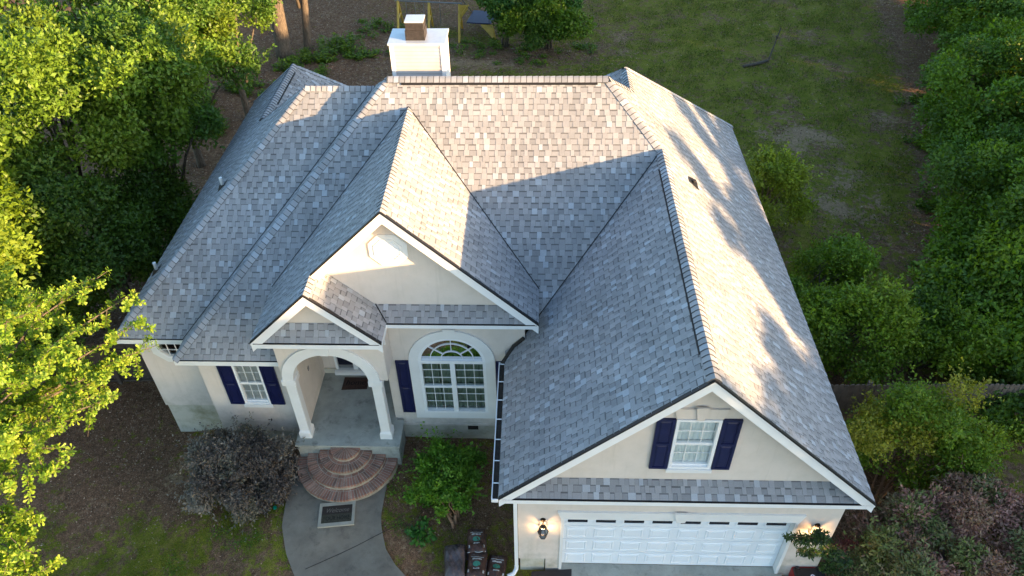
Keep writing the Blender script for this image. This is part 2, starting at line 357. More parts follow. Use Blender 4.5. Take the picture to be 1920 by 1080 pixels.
def clip_rect(poly, u0, u1, v0, v1):
    for ax, lim, s in ((0, u0, 1), (0, u1, -1), (1, v0, 1), (1, v1, -1)):
        out = []; n = len(poly)
        if n == 0: return out
        for i in range(n):
            a, b = poly[i], poly[(i+1) % n]; da = (a[ax]-lim)*s; db = (b[ax]-lim)*s
            if da >= 0: out.append(a)
            if (da > 0 and db < 0) or (da < 0 and db > 0):
                t = da/(da-db); out.append((a[0]+(b[0]-a[0])*t, a[1]+(b[1]-a[1])*t))
        poly = out
    return poly
SHADES = [(.365, .39, .425), (.295, .30, .315), (.275, .28, .29), (.255, .26, .272), (.315, .32, .332), (.235, .24, .252)]
def roof_plane(mb, deck, pts, eave_dir, seed, expo=.143, voff=0.0):
    """lay courses of laminated shingles over one slope; every tab is a raised piece"""
    rnd = random.Random(seed); pts = [V(p) for p in pts]
    nrm = V((0, 0, 0))
    for i in range(len(pts)): nrm += pts[i].cross(pts[(i+1) % len(pts)])
    nrm.normalize()
    if nrm.z < 0: nrm = -nrm
    u = V(eave_dir).normalized(); v = nrm.cross(u)
    if v.z < 0: u = -u; v = nrm.cross(u)
    o = min(pts, key=lambda p: p.dot(v)); uv = [((p-o).dot(u), (p-o).dot(v)) for p in pts]
    deck.poly([p - nrm*.004 for p in (pts if (pts[1]-pts[0]).cross(pts[2]-pts[1]).dot(nrm) > 0 else pts[::-1])])
    area = sum(uv[i][0]*uv[(i+1) % len(uv)][1]-uv[(i+1) % len(uv)][0]*uv[i][1] for i in range(len(uv)))
    if area < 0: uv = uv[::-1]
    umin = min(p[0] for p in uv); umax = max(p[0] for p in uv); vmax = max(p[1] for p in uv)
    k = 0; v0 = -voff
    W = lambda p, h: o+u*p[0]+v*p[1]+nrm*h
    def piece(a, b, c0, c1, h, col):
        q = clip_rect(uv, a, b, c0, c1)
        if len(q) < 3: return
        q2 = []
        for p in q:
            if not q2 or abs(p[0]-q2[-1][0])+abs(p[1]-q2[-1][1]) > 1e-4: q2.append(p)
        if len(q2) > 2 and abs(q2[0][0]-q2[-1][0])+abs(q2[0][1]-q2[-1][1]) < 1e-4: q2.pop()
        if len(q2) < 3: return
        hh = lambda p: h*(1-.45*(p[1]-v0)/expo)
        n = len(q2); vs = [W(p, hh(p)) for p in q2]+[W(p, -.002) for p in q2]
        mb.mesh(vs, [tuple(range(n))], col)
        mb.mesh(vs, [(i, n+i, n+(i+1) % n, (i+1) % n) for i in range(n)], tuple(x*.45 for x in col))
    while v0 < vmax:
        v1 = v0+expo; x = umin-rnd.uniform(0, .3); tab = rnd.random() < .5
        while x < umax:
            wd = rnd.choice((.09, .115, .135, .16)) if tab else rnd.choice((.085, .11, .14, .18))
            r = rnd.random()
            if tab:
                base = SHADES[0] if r < .13 else SHADES[rnd.choice((1, 2, 2, 4, 4))]
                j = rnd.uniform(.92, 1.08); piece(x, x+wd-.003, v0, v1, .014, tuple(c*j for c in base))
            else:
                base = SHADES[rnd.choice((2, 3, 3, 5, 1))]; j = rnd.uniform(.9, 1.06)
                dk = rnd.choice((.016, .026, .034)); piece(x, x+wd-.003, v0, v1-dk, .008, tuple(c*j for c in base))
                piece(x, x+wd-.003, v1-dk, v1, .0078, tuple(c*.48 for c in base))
            x += wd; tab = not tab
        v0 = v1; k += 1
shb, deck = MB(), MB()
P3 = {}
F_ = [(xL2,yF,zE),(-5.69,yF,zE),(-5.69,4.0,zE+mF*(4.0-yF)),(xg1+(4.0-yF)*mF/m,4.0,zE+mF*(4.0-yF)),(xG,yG4,zG),(xM,yM,zM),(xM2,yM,zM)]
xv = xg1+(yew-yF)*mF/m
GL_ = [(xg1,-oh,zE),(xG,-oh,zG),(xG,yG4,zG),(xv,yew+.02,zE+m*(xv-xg1)),(xg1,yew+.02,zE)]
R_ = [(xR,-oh,zE),(xR,yB,zE),(xP,yQ,zP),(xP,yP,zP),(xM,yM,zM),(xG,yG4,zG),(xG,-oh,zG)]
L1_ = [(xL1,yF1,zE),(xA,yA,zA),(xS,yS_,zS),(xS,yT,zS),(xL1,yLB,zE)]
F1_ = [(xL1,yF1,zE),(xL2,yF1,zE),(xA2,yA,zA),(xA,yA,zA)]
ybh = yM+(zM-zA)/mF
L2_ = [(xL2,yF,zE),(xM2,yM,zM),(xA2,ybh,zA),(xA2,yA,zA),(xL2,yF1,zE)]
RLr_ = [(xS,yS_,zS),(xS,yT,zS),(xRLr,yLB,zE),(xRLr,yBk,zE)]
RLe_ = [(xS,yT,zS),(xRLr,yLB,zE),(xL1,yLB,zE)]
RRl_ = [(xP,yP,zP),(xP,yQ,zP),(xRRl,yB,zE),(xRRl,yBk,zE)]
RRe_ = [(xP,yQ,zP),(xR,yB,zE),(xRRl,yB,zE)]
BK_ = [(xM2,yM,zM),(xM,yM,zM),(xP,yP,zP),(xRRl,yBk,zE),(xA2,yBk,zE),(xA2,ybh,zA)]
BK1_ = [(xA,yA,zA),(xA2,yA,zA),(xA2,yBk-.05,zE),(xRLr,yBk-.05,zE),(xS,yS_,zS)]
EL_ = [(xEl,yS,zEe),(xs,yS,zSp),(xs,yE,zSp),(xEr,yE,zEr),(xEr,yEb,zEr),(xEl,yEv,zEe)]
ER_ = [(xE2,yE,zEe),(xEr,yE,zEr),(xEr,yEb,zEr),(xE2,yEv,zEe)]
zPt = 4.98; SR_ = [(xSr,yS,zEe),(xs,yS,zSp),(xs,yew,zSp),(xSr-(zPt-zEe)/m,yew,zPt),(xSr,yE,zEe)]
X, Y = (1, 0, 0), (0, 1, 0)
for i, (pl, d, vo) in enumerate(((F_,X,0),(GL_,Y,0),(R_,Y,.03),(L1_,Y,.02),(F1_,X,.05),(L2_,Y,0),(RLr_,Y,0),(RLe_,X,0),(RRl_,Y,0),(RRe_,X,0),(BK_,X,0),(BK1_,X,0),(EL_,Y,0),(ER_,Y,.06),(SR_,Y,0))):
    roof_plane(shb, deck, pl, d, 100+i, voff=vo)
# pent roofs across the gables: garage, entry, porch
zgp, zep, zsp = 3.63, 4.98, 5.03
roof_plane(shb, deck, [(xg1+.12,-oh+.02,zE-.035),(xR-.12,-oh+.02,zE-.035),(6.72,0,zgp),(.02,0,zgp)], X, 301, .142)
roof_plane(shb, deck, [(xSr+.0,yE+.0,zEe-.01),(xE2-.1,yE,zEe-.01),(xE2-.40,yew,zep),(xSr-.28,yew,zep)], X, 302, .148)
roof_plane(shb, deck, [(xEl+.12,yS+.01,zEe-.03),(xSr-.12,yS+.01,zEe-.03),(xSr-.40,ysw,zsp),(xEl+.40,ysw,zsp)], X, 303, .148)
roof = deck.build('roof', 'black_plastic', house)
shb.build('shingles', 'shingles', roof)

# hip and ridge caps
caps = MB(); vents = []
def cap_line(p0, p1, nA, nB, lift=0.0, expo=.142, seed=1, wd=.135, skip=None, vent=None):
    p0, p1 = V(p0), V(p1); t = (p1-p0); L = t.length; t.normalize(); rnd = random.Random(seed)
    nA, nB = V(nA).normalized(), V(nB).normalized()
    a = nA.cross(t); b = t.cross(nB)
    mid = (nA+nB).normalized()
    if a.dot(mid) > 0: a = -a
    if b.dot(mid) > 0: b = -b
    n = int(L/expo)
    for k in range(n+1):
        s0 = k*expo; s1 = min(L+.01, s0+expo+.035)
        if skip and skip(s0): continue
        h0, h1 = lift+.030, lift+.014
        base = rnd.choice((SHADES[0], SHADES[1], SHADES[2], SHADES[4], SHADES[4], (.33, .33, .34))); j = rnd.uniform(.9, 1.08); col = tuple(c*j*1.02 for c in base)
        prof = [(a*wd, nA), (a*.035, nA), (V((0, 0, 0)), mid), (b*.035, nB), (b*wd, nB)]
        lo = [p0+t*s0+q+nn*(h0 if i in (0, 4) else h0-(.006 if i == 2 else 0)) for i, (q, nn) in enumerate(prof)]
        hi = [p0+t*s1+q+nn*(h1 if i in (0, 4) else h1-(.006 if i == 2 else 0)) for i, (q, nn) in enumerate(prof)]
        fr_ = (expo-.020)/(s1-s0); md = [p+(q_-p)*fr_ for p, q_ in zip(lo, hi)]
        for i in range(4): caps.poly([lo[i], lo[i+1], md[i+1], md[i]], col); caps.poly([md[i], md[i+1], hi[i+1], hi[i]], tuple(c*.33 for c in col))  # upper end of each cap coloured dark as the next cap's shadow line
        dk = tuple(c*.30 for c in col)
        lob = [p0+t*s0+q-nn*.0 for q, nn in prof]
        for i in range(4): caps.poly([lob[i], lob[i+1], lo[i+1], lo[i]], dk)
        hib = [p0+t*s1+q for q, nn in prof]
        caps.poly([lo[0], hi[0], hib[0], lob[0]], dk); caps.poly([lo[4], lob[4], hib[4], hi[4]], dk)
    if vent:
        s0, s1 = vent; vb = MB(); vents.append(vb)
        for d, nn in ((a, nA), (b, nB)):
            q = [p0+t*s0, p0+t*s1, p0+t*s1+d*(wd+.05), p0+t*s0+d*(wd+.05)]
            vb.hexa(q, [x+nn*(lift+.004) for x in q])
nF, nR, nL, nB_ = V((0,-mF,1)), V((m,0,1)), V((-m,0,1)), V((0,mF,1))
inr = lambda a, b: (lambda s: False)
cap_line((xL2,yF,zE), (xM2,yM,zM), nF, nL, seed=11)
cap_line((xL1,yF1,zE), (xA,yA,zA), nF, nL, seed=12)
cap_line((xG,yG4,zG), (xM,yM,zM), nF, nR, seed=13)
cap_line((xA,yA,zA), (xA2,yA,zA), nF, nB_, seed=14)
cap_line((xM,yM,zM), (xM2,yM,zM), nF, nB_, lift=.028, seed=15, vent=(.25, xM-xM2-.35))
cap_line((xG,-oh-.02,zG), (xG,yG4,zG), nL, nR, lift=.026, seed=16, vent=(.7, yG4-.3))
cap_line((xEr,yE-.02,zEr), (xEr,yEb,zEr), nL, nR, seed=17)
cap_line((xS,yS_+.1,zS), (xS,yT,zS), nL, nR, lift=.026, seed=18, vent=(1.1, 3.3))
cap_line((xP,yP,zP), (xP,yQ,zP), nL, nR, seed=19)
cap_line((xL1,yLB,zE), (xS,yT,zS), nL, V((0,(zS-zE)/(yLB-yT),1)), seed=20)
cap_line((xRLr,yLB,zE), (xS,yT,zS), nR, V((0,(zS-zE)/(yLB-yT),1)), seed=21)
cap_line((xR,yB,zE), (xP,yQ,zP), nR, V((0,(zP-zE)/(yB-yQ),1)), seed=22)
cap_line((xs,yS-.02,zSp), (xs,yE,zSp), nL, nR, seed=23)
cap_line((xM,yM,zM), (xP,yP,zP), nB_, nR, seed=24)
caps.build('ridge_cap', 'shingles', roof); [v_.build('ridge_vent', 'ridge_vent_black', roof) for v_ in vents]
# dark cut lines along the valleys
vl = MB()
for a, b, n1, n2 in (((xE2,yEv,zEe),(xEr,yEb,zEr),nF,nR),((xEl,yEv,zEe),(xEr,yEb,zEr),nF,nL),((xg1+.75,4.04,zE+.74),(xG,yG4,zG),nF,nL),((xS,yS_,zS),(xA,yA,zA),nL,nR),((xL2,yF1,zE),(xA2,yA,zA),nF,nL),((xSr,yE,zEe),(xSr-.27,yew,zPt),nR,nF)):
    a, b = V(a), V(b); t = (b-a).normalized(); n = (n1.normalized()+n2.normalized()).normalized(); s = t.cross(n)
    q = [a-s*.014, b-s*.014, b+s*.014, a+s*.014]; vl.poly([p+n*.024 for p in q])
vl.build('valley_flashing', 'drip_edge', roof)

# white boards along the rakes and eaves, with the dark drip edge above
fas, drip = MB(), MB()
def rake(a, b, y, h=.21, th=.035, dz=-.015):
    """board hanging below the roof line from a to b (x,z) in the plane y"""
    (x0, z0), (x1, z1) = a, b
    q = lambda yy, top, bot: [(x0, yy, z0+top), (x1, yy, z1+top), (x1, yy, z1+bot), (x0, yy, z0+bot)]
    fas.hexa(q(y-.012, dz-.012, dz-h*1.35), q(y+th, dz-.012, dz-h*1.35))
    fas.hexa(q(y-.030, dz-.012, dz-.075), q(y-.0125, dz-.012, dz-.075))
    drip.hexa(q(y-.045, dz+.034, dz-.010), q(y+.03, dz+.034, dz-.010))
def rake_pair(x0, xm, x1, z0, z1, y, yw=None):
    rake((x0, z0), (xm, z1), y); rake((xm, z1), (x1, z0), y)
    if yw:      # frieze board on the wall under the overhang, and the soffit between
        for a, b in (((x0, z0), (xm, z1)), ((xm, z1), (x1, z0))):
            q = lambda yy, t, bt: [(a[0], yy, a[1]+t), (b[0], yy, b[1]+t), (b[0], yy, b[1]+bt), (a[0], yy, a[1]+bt)]
            fas.hexa(q(y+.036, -.12, -.15), q(yw, -.12, -.15)); fas.hexa(q(yw-.03, -.151, -.33), q(yw-.002, -.151, -.33))
rake_pair(xg1, xG, xR, zE, zG, -oh, yw0)
rake((xs, zSp), (xEr, zEr), yE); rake((xEr, zEr), (xE2, zEe), yE)
for a, b in (((xs, zSp), (xEr, zEr)), ((xEr, zEr), (xE2, zEe))):
    q = lambda yy, t, bt: [(a[0], yy, a[1]+t), (b[0], yy, b[1]+t), (b[0], yy, b[1]+bt), (a[0], yy, a[1]+bt)]
    fas.hexa(q(yE+.036, -.12, -.15), q(yew, -.12, -.15)); fas.hexa(q(yew-.03, -.151, -.33), q(yew-.002, -.151, -.33))
rake_pair(xEl, xs, xSr, zEe, zSp, yS, ysw)
def eave_x(x0, x1, y, z, h=.17, dep=.4):
    fas.box(x0, x1, y-.02, y+.012, z-h, z-.012); fas.box(x0, x1, y+.0125, y+dep, z-h+.01, z-h+.03); drip.box(x0, x1, y-.032, y+.02, z-.0115, z+.002)
eave_x(xL2+.0, -5.69, yF, zE); eave_x(xL1+.0, xL2+.1, yF1, zE); 
eave_x(xg1+.05, xR-.02, -oh+.02, zE-.05, .15); eave_x(xSr-.02, xE2-.04, yE, zEe-.02, .13, .34); eave_x(xEl+.05, xSr-.02, yS+.01, zEe-.045, .15, .3)
def eave_y(x, y0, y1, z, sgn, h=.17, dep=.2):
    a, b = sorted((x, x-sgn*.03)); fas.box(a, b, y0, y1, z-h, z-.012)
    a, b = sorted((x-sgn*.031, x-sgn*dep)); fas.box(a, b, y0, y1, z-h+.01, z-h+.03)
eave_y(xR, -oh+.04, yB, zE, 1, .17, .3); eave_y(xL1, yF1+.02, yLB, zE, -1); eave_y(xL2, yF+.02, yF1, zE, -1, .17, .3); eave_y(xg1, -oh+.04, yew, zE, -1, .17, .36)
eave_y(xEl, yS+.04, yEv, zEe, -1, .17, .3); eave_y(xE2, yE+.04, yEv, zEe, 1, .17, .3); eave_y(xSr, yS+.04, yE, zEe, 1, .17, .09)
fas.build('fascia', 'white_trim', house); drip.build('drip_edge', 'drip_edge', house)

# walls
def panel(mb, outer, holes, y, t):
    """wall in the plane y=const (thickness t backwards) with holes; points are (x,z)"""
    loops = [outer]+holes; vs = [V((p[0], p[1], 0)) for l in loops for p in l]
    tri = tessellate_polygon([[V((p[0], p[1], 0)) for p in l] for l in loops])
    F = [(p.x, y, p.y) for p in vs]; Bk = [(p.x, y+t, p.y) for p in vs]
    def orient(tr):
        a, b, c = (vs[i] for i in tr); return tr if (b-a).cross(c-a).z > 0 else tr[::-1]
    mb.mesh(F+Bk, [tuple(orient(t_)) for t_ in tri]+[tuple(i+len(F) for i in orient(t_)[::-1]) for t_ in tri])
    b = 0
    for l in loops:
        n = len(l)
        for i in range(n):
            j = (i+1) % n; mb.poly([F[b+i], F[b+j], Bk[b+j], Bk[b+i]])
        b += n
def arc(cx, cz, r, a0, a1, n): return [(cx+r*math.cos(R(a0+(a1-a0)*k/n)), cz+r*math.sin(R(a0+(a1-a0)*k/n))) for k in range(n+1)]
def rect(x0, x1, z0, z1): return [(x0, z0), (x1, z0), (x1, z1), (x0, z1)]
walls = MB(); T = .16
roofz = lambda x, x0, z0, xm, x1: z0+m*min(x-x0, x1-x)-.12
# garage front with door opening, and its gable with the window opening
panel(walls, [(0,.42),(0,zE-.05),(6.85,zE-.05),(6.85,-.5),(5.945,-.5),(5.945,2.2),(.99,2.2),(.99,-.5),(.62,-.5),(.62,.42)], [], 0, T)
panel(walls, [(.02,zE-.049),(6.75,zE-.049),(xG,zG-.16)], [rect(3.02,3.78,4.08,5.52)], 0, T)
walls.box(6.69, 6.85, T, 14.2, -.9, zE); walls.box(0, .16, T, 4.0, .42, zE)
# main front wall with window, its return, and the left wing with the octagonal window
panel(walls, rect(-8.05,-5.72,.35,zE-.06), [rect(-7.16,-6.52,1.54,3.02)], ymw, T)
walls.box(-8.05, -7.89, ymw+T, ylw, .35, zE-.06)
oc = (-9.02, 2.82); octo = lambda r: [(oc[0]+r*math.cos(R(22.5+45*k)), oc[1]+r*math.sin(R(22.5+45*k))) for k in range(8)]
panel(walls, rect(-9.89,-8.05,.52,zE-.06), [octo(.36)], ylw, T)
walls.box(-9.89, -9.73, ylw+T, 16.2, .52, zE-.02); walls.box(-9.73, xRLr, 16.04, 16.2, -.8, zE-.02); walls.box(xRLr-.3, xRLr-.14, 13.0, 16.04, -.8, zE-.02)
walls.box(xRLr-.14, xRRl+.3, 12.85, 13.0, -.8, zE-.02); walls.box(xRRl+.3, xRRl+.46, 13.0, 14.36, -.8, zE-.02); walls.box(xRRl+.46, 6.69, 14.2, 14.36, -.8, zE-.02)
# entry wall with arched window, gable above, and side return to the roof
wx0, wx1, wcx, wz0, wzt, wr = -2.50, -.88, -1.69, 1.22, 3.1, .81
hole = [(wx0, wz0), (wx1, wz0)]+arc(wcx, wzt, wr, 0, 180, 28)
panel(walls, [(-3.33,.62),(.10,.62),(.10,zEe-.03),(-3.33,zEe-.03)], [hole], yew, T)
vc = (-2.83, 6.57)
panel(walls, [(-4.4,zEe-.029),(.2,zEe-.029),(xEr,zEr-.16),(xs-.05,zSp-.2)], [], yew, T)
walls.box(-.02, .10, yew+T, 4.7, 3.2, zEe-.03)
walls.box(-3.33, -3.17, yew+T, 5.9, .9, zEe-.03)
# porch: arched front, gable, inner side wall, door wall
pcx, prad, pz = -4.51, .91, 3.14
archp = [(-5.69,pz),(-5.42,pz)]+arc(pcx, pz, prad, 180, 0, 32)[0:]+[(-3.60,pz),(-3.15,pz),(-3.15,zEe-.06),(-5.69,zEe-.06)]
panel(walls, archp, [], ysw, .30)
panel(walls, [(-5.66,zEe-.059),(xSr-.33,zEe-.059),(xs,zSp-.16)], [], ysw, T)
walls.box(-5.69, -5.56, ysw+.30, 5.3, .9, zEe-.06)
walls.box(-3.33, -3.15, ysw+.30, yew, 3.14, zEe-.03)
door_y = 5.30
panel(walls, rect(-5.56,-3.33,.9,zEe-.06), [rect(-5.20,-3.42,1.04,3.3)], door_y, T)
walls.box(-5.56, -3.33, 3.4, door_y, 4.3, 4.4)
walls.build('wall', 'stucco', house)
fnd = Split('foundation', 'foundation')
fnd.box(.035, .60, .03, .3, -.6, .42); fnd.box(.035, .16, .3, 4, -.6, .42); fnd.box(-9.85, -8.0, ylw+.03, ylw+.3, -1.2, .519); fnd.box(-9.85, -9.6, ylw+.3, 16, -1.2, .519)
fnd.box(-8.02, -5.70, ymw+.03, ymw+.3, -1, .349); fnd.box(-3.25, .06, yew+.03, yew+.3, -.6, .619); fnd.box(-8.02, -7.8, ymw+.3, ylw, -1, .349)
fnd.box(-5.60, -5.2, door_y-.06, door_y-.001, .9, 1.06); 
fnd.build(house)
fv = MB()
for k in range(5): fv.box(-1.42+k*.055, -1.385+k*.055, yew+.015, yew+.03, .42, .56)
fv.box(-1.44, -1.16, yew+.026, yew+.032, .40, .58, ); fv.build('foundation_vent', 'gutter_grime', house)

# rooms seen through the glass
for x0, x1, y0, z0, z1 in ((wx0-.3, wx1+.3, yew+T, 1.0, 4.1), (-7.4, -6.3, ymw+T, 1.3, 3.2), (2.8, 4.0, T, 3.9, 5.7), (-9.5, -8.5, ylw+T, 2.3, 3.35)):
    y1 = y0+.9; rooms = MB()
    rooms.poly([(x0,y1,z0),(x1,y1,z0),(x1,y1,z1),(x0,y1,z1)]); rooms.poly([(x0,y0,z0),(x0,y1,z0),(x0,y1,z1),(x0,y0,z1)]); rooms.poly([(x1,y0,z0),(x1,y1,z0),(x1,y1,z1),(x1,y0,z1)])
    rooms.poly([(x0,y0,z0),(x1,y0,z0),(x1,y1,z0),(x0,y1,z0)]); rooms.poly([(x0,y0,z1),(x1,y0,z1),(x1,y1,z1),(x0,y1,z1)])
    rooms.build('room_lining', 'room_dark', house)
def curtain(name, mat, parent, x0, x1, y, z0, z1, folds, amp, seed=0):
    r = random.Random(seed); n = int(folds*8); mb = MB(); ph = r.random()*6
    ps = [(x0+(x1-x0)*i/n, y+amp*math.sin(ph+folds*6.28*i/n+.6*math.sin(i*.7))) for i in range(n+1)]
    for i in range(n): mb.poly([(ps[i][0],ps[i][1],z0),(ps[i+1][0],ps[i+1][1],z0),(ps[i+1][0],ps[i+1][1],z1),(ps[i][0],ps[i][1],z1)])
    return mb.build(name, mat, parent, smooth=True)

def bar(mb, x0, x1, z0, z1, y0, y1): mb.box(x0, x1, y0, y1, z0, z1)
def sash_window(x0, x1, z0, z1, y, cols, rows, zm, parent, fw=.06, proud=.045):
    """double-hung window: frame with meeting rail, muntins, glass"""
    f = MB(); yo = y-proud
    f.box(x0-fw, x0, yo, y+.1, z0-fw, z1+fw); f.box(x1, x1+fw, yo, y+.1, z0-fw, z1+fw)
    f.box(x0, x1, yo, y+.1, z1, z1+fw); f.box(x0, x1, yo, y+.1, z0-fw, z0)
    f.box(x0, x1, y-.01, y+.07, zm-.035, zm+.035)
    f.box(x0, x1, y+.005, y+.09, z0+.0, z0+.035)
    w_ = f.build('window', 'white_trim', parent)
    mu = MB(); g = MB()
    for (a, b, yy) in ((z0+.035, zm-.035, y+.055), (zm+.035, z1, y+.02)):
        for k in range(1, cols): xx = x0+(x1-x0)*k/cols; mu.box(xx-.006, xx+.006, yy-.012, yy+.004, a, b)
        for k in range(1, rows): zz = a+(b-a)*k/rows; mu.box(x0, x1, yy-.0125, yy+.0035, zz-.006, zz+.006)
        g.poly([(x0,yy,a),(x1,yy,a),(x1,yy,b),(x0,yy,b)])
    mu.build('muntin', 'white_trim', w_); g.build('pane', 'glass', w_)
    return w_
def shutter(x0, x1, z0, z1, y):
    s = MB(); s.box(x0, x1, y-.035, y-.003, z0, z1); fr = .055; zm = (z0+z1)/2+.02
    for a, b, c, d in ((x0, x0+fr, z0, z1), (x1-fr, x1, z0, z1), (x0+fr, x1-fr, z0, z0+fr), (x0+fr, x1-fr, z1-fr, z1), (x0+fr, x1-fr, zm-.035, zm+.035)): s.box(a, b, y-.052, y-.0351, c, d)
    for c, d in ((z0+fr, zm-.035), (zm+.035, z1-fr)):
        a0, a1 = x0+fr+.02, x1-fr-.02
        o_ = [(a0, y-.0352, c+.02), (a1, y-.0352, c+.02), (a1, y-.0352, d-.02), (a0, y-.0352, d-.02)]
        i_ = [(a0+.025, y-.046, c+.045), (a1-.025, y-.046, c+.045), (a1-.025, y-.046, d-.045), (a0+.025, y-.046, d-.045)]
        s.hexa(o_, i_)
    return s.build('shutter', 'navy_paint', house, bevel=.004)
# garage gable window
wA = sash_window(3.04, 3.76, 4.11, 5.50, 0, 3, 2, 4.80, house)
curtain('curtain', 'curtain_white', wA, 3.045, 3.755, .085, 4.12, 5.49, 7, .008, 1)
shutter(2.61, 2.965, 4.04, 5.57, 0); shutter(3.835, 4.19, 4.04, 5.57, 0)
tr = MB(); tr.box(2.95, 3.85, -.075, -.003, 3.95, 4.045)
tr.build('window_sill', 'white_arch', house, bevel=.006)
hd = MB(); hd.hexa([(2.97,-.05,5.60),(3.83,-.05,5.60),(3.90,-.05,5.87),(2.90,-.05,5.87)], [(2.97,-.003,5.60),(3.83,-.003,5.60),(3.90,-.003,5.87),(2.90,-.003,5.87)])
hd.hexa([(3.34,-.085,5.585),(3.46,-.085,5.585),(3.52,-.085,5.94),(3.28,-.085,5.94)], [(3.34,-.0505,5.585),(3.46,-.0505,5.585),(3.52,-.0505,5.94),(3.28,-.0505,5.94)])
hd.build('window_header', 'stucco', house)
# main front window
wB = sash_window(-7.13, -6.55, 1.57, 3.02, ymw, 3, 2, 2.27, house, .05)
bl = MB()
for k in range(34): bl.box(-7.12, -6.56, ymw+.075, ymw+.085, 1.60+k*.042, 1.60+k*.042+.030)
bl.build('blind', 'blind', wB)
shutter(-7.56, -7.19, 1.50, 3.10, ymw); shutter(-6.49, -6.13, 1.50, 3.10, ymw)
tr = MB(); tr.box(-7.22, -6.46, ymw-.07, ymw-.003, 1.40, 1.515); tr.build('window_sill', 'white_arch', house, bevel=.006)
# arched entry window
f = MB(); y = yew; fw = .055
def ring_x(mb, cx, cz, r0, r1, y0, y1, a0=0, a1=180, n=32):
    A, B_ = arc(cx, cz, r0, a0, a1, n), arc(cx, cz, r1, a0, a1, n)
    for i in range(n):
        q = lambda yy: [(A[i][0],yy,A[i][1]),(B_[i][0],yy,B_[i][1]),(B_[i+1][0],yy,B_[i+1][1]),(A[i+1][0],yy,A[i+1][1])]
        mb.hexa(q(y0), q(y1))
ring_x(f, wcx, wzt, wr-fw, wr+.02, y-.04, y+.09); f.box(wx0-.02, wx0+fw, y-.04, y+.09, wz0, wzt); f.box(wx1-fw, wx1+.02, y-.04, y+.09, wz0, wzt)
f.box(wx0, wx1, y-.045, y+.09, wzt-.055, wzt+.045); f.box(wcx-.06, wcx+.06, y-.035, y+.09, wz0, wzt-.055); f.box(wx0-.02, wx1+.02, y-.05, y+.09, wz0-.04, wz0+.03)
for a, b in ((wx0+fw, wcx-.06), (wcx+.06, wx1-fw)): f.box(a, b, y-.02, y+.08, 2.13, 2.20)
wC = f.build('arched_window', 'white_trim', house)
mu, g = MB(), MB()
for a, b in ((wx0+fw, wcx-.06), (wcx+.06, wx1-fw)):
    for c, d, yy in ((wz0+.03, 2.13, y+.055), (2.20, wzt-.055, y+.025)):
        for k in range(1, 3): xx = a+(b-a)*k/3; mu.box(xx-.007, xx+.007, yy-.012, yy+.004, c, d)
        for k in range(1, 3): zz = c+(d-c)*k/3; mu.box(a, b, yy-.0125, yy+.0035, zz-.007, zz+.007)
        g.poly([(a,yy,c),(b,yy,c),(b,yy,d),(a,yy,d)])
for r in (.27, .53): ring_x(mu, wcx, wzt+.04, r-.008, r+.008, y+.012, y+.03, 0, 180, 24)
for a in (40, 90, 140):
    c_, s_ = math.cos(R(a)), math.sin(R(a)); p0, p1 = V((wcx+c_*.27, 0, wzt+.04+s_*.27)), V((wcx+c_*.76, 0, wzt+.04+s_*.71)); n_ = V((-s_, 0, c_))*.007
    q = lambda yy: [tuple(V((p.x, yy, p.z))) for p in (p0-n_, p1-n_, p1+n_, p0+n_)]
    mu.hexa(q(y+.0115), q(y+.0305))
mu.build('muntin', 'white_trim', wC)
g.poly([(p[0], y+.035, p[1]) for p in [(wcx-wr+fw, wzt+.04)]+arc(wcx, wzt, wr-fw, 180, 0, 28)+[(wcx+wr-fw, wzt+.04)]]); g.build('pane', 'glass', wC)
curtain('curtain', 'curtain_green', wC, wx0, -2.06, y+.13, 1.2, 3.42, 4, .03, 2); curtain('curtain', 'curtain_green', wC, -1.66, wx1, y+.13, 1.2, 3.42, 6, .03, 3); curtain('curtain', 'curtain_green', wC, -2.06, -1.66, y+.16, 1.2, 3.42, 2.5, .02, 4)
tr = MB(); ring_x(tr, wcx, wzt, wr+.02, 1.06, y-.05, y-.003, 0, 180, 40); tr.box(wcx-1.06, wx0-.02, y-.05, y-.003, .97, wzt); tr.box(wx1+.02, wcx+1.06, y-.05, y-.003, .97, wzt); tr.box(wx0-.02, wx1+.02, y-.05, y-.003, .97, wz0-.04)
tr.hexa([(wcx-.09,y-.085,wzt+.86),(wcx+.09,y-.085,wzt+.86),(wcx+.15,y-.085,4.24),(wcx-.15,y-.085,4.24)], [(wcx-.09,y-.0505,wzt+.86),(wcx+.09,y-.0505,wzt+.86),(wcx+.15,y-.0505,4.24),(wcx-.15,y-.0505,4.24)])
tr.build('window_surround', 'white_arch', house)
tr = MB(); tr.box(-3.30, .08, y-.02, y-.003, .62, .70); tr.build('wall_ledge', 'stucco', house)
shutter(-3.09, -2.765, 1.18, 3.12, yew); shutter(-.615, -.29, 1.18, 3.12, yew)
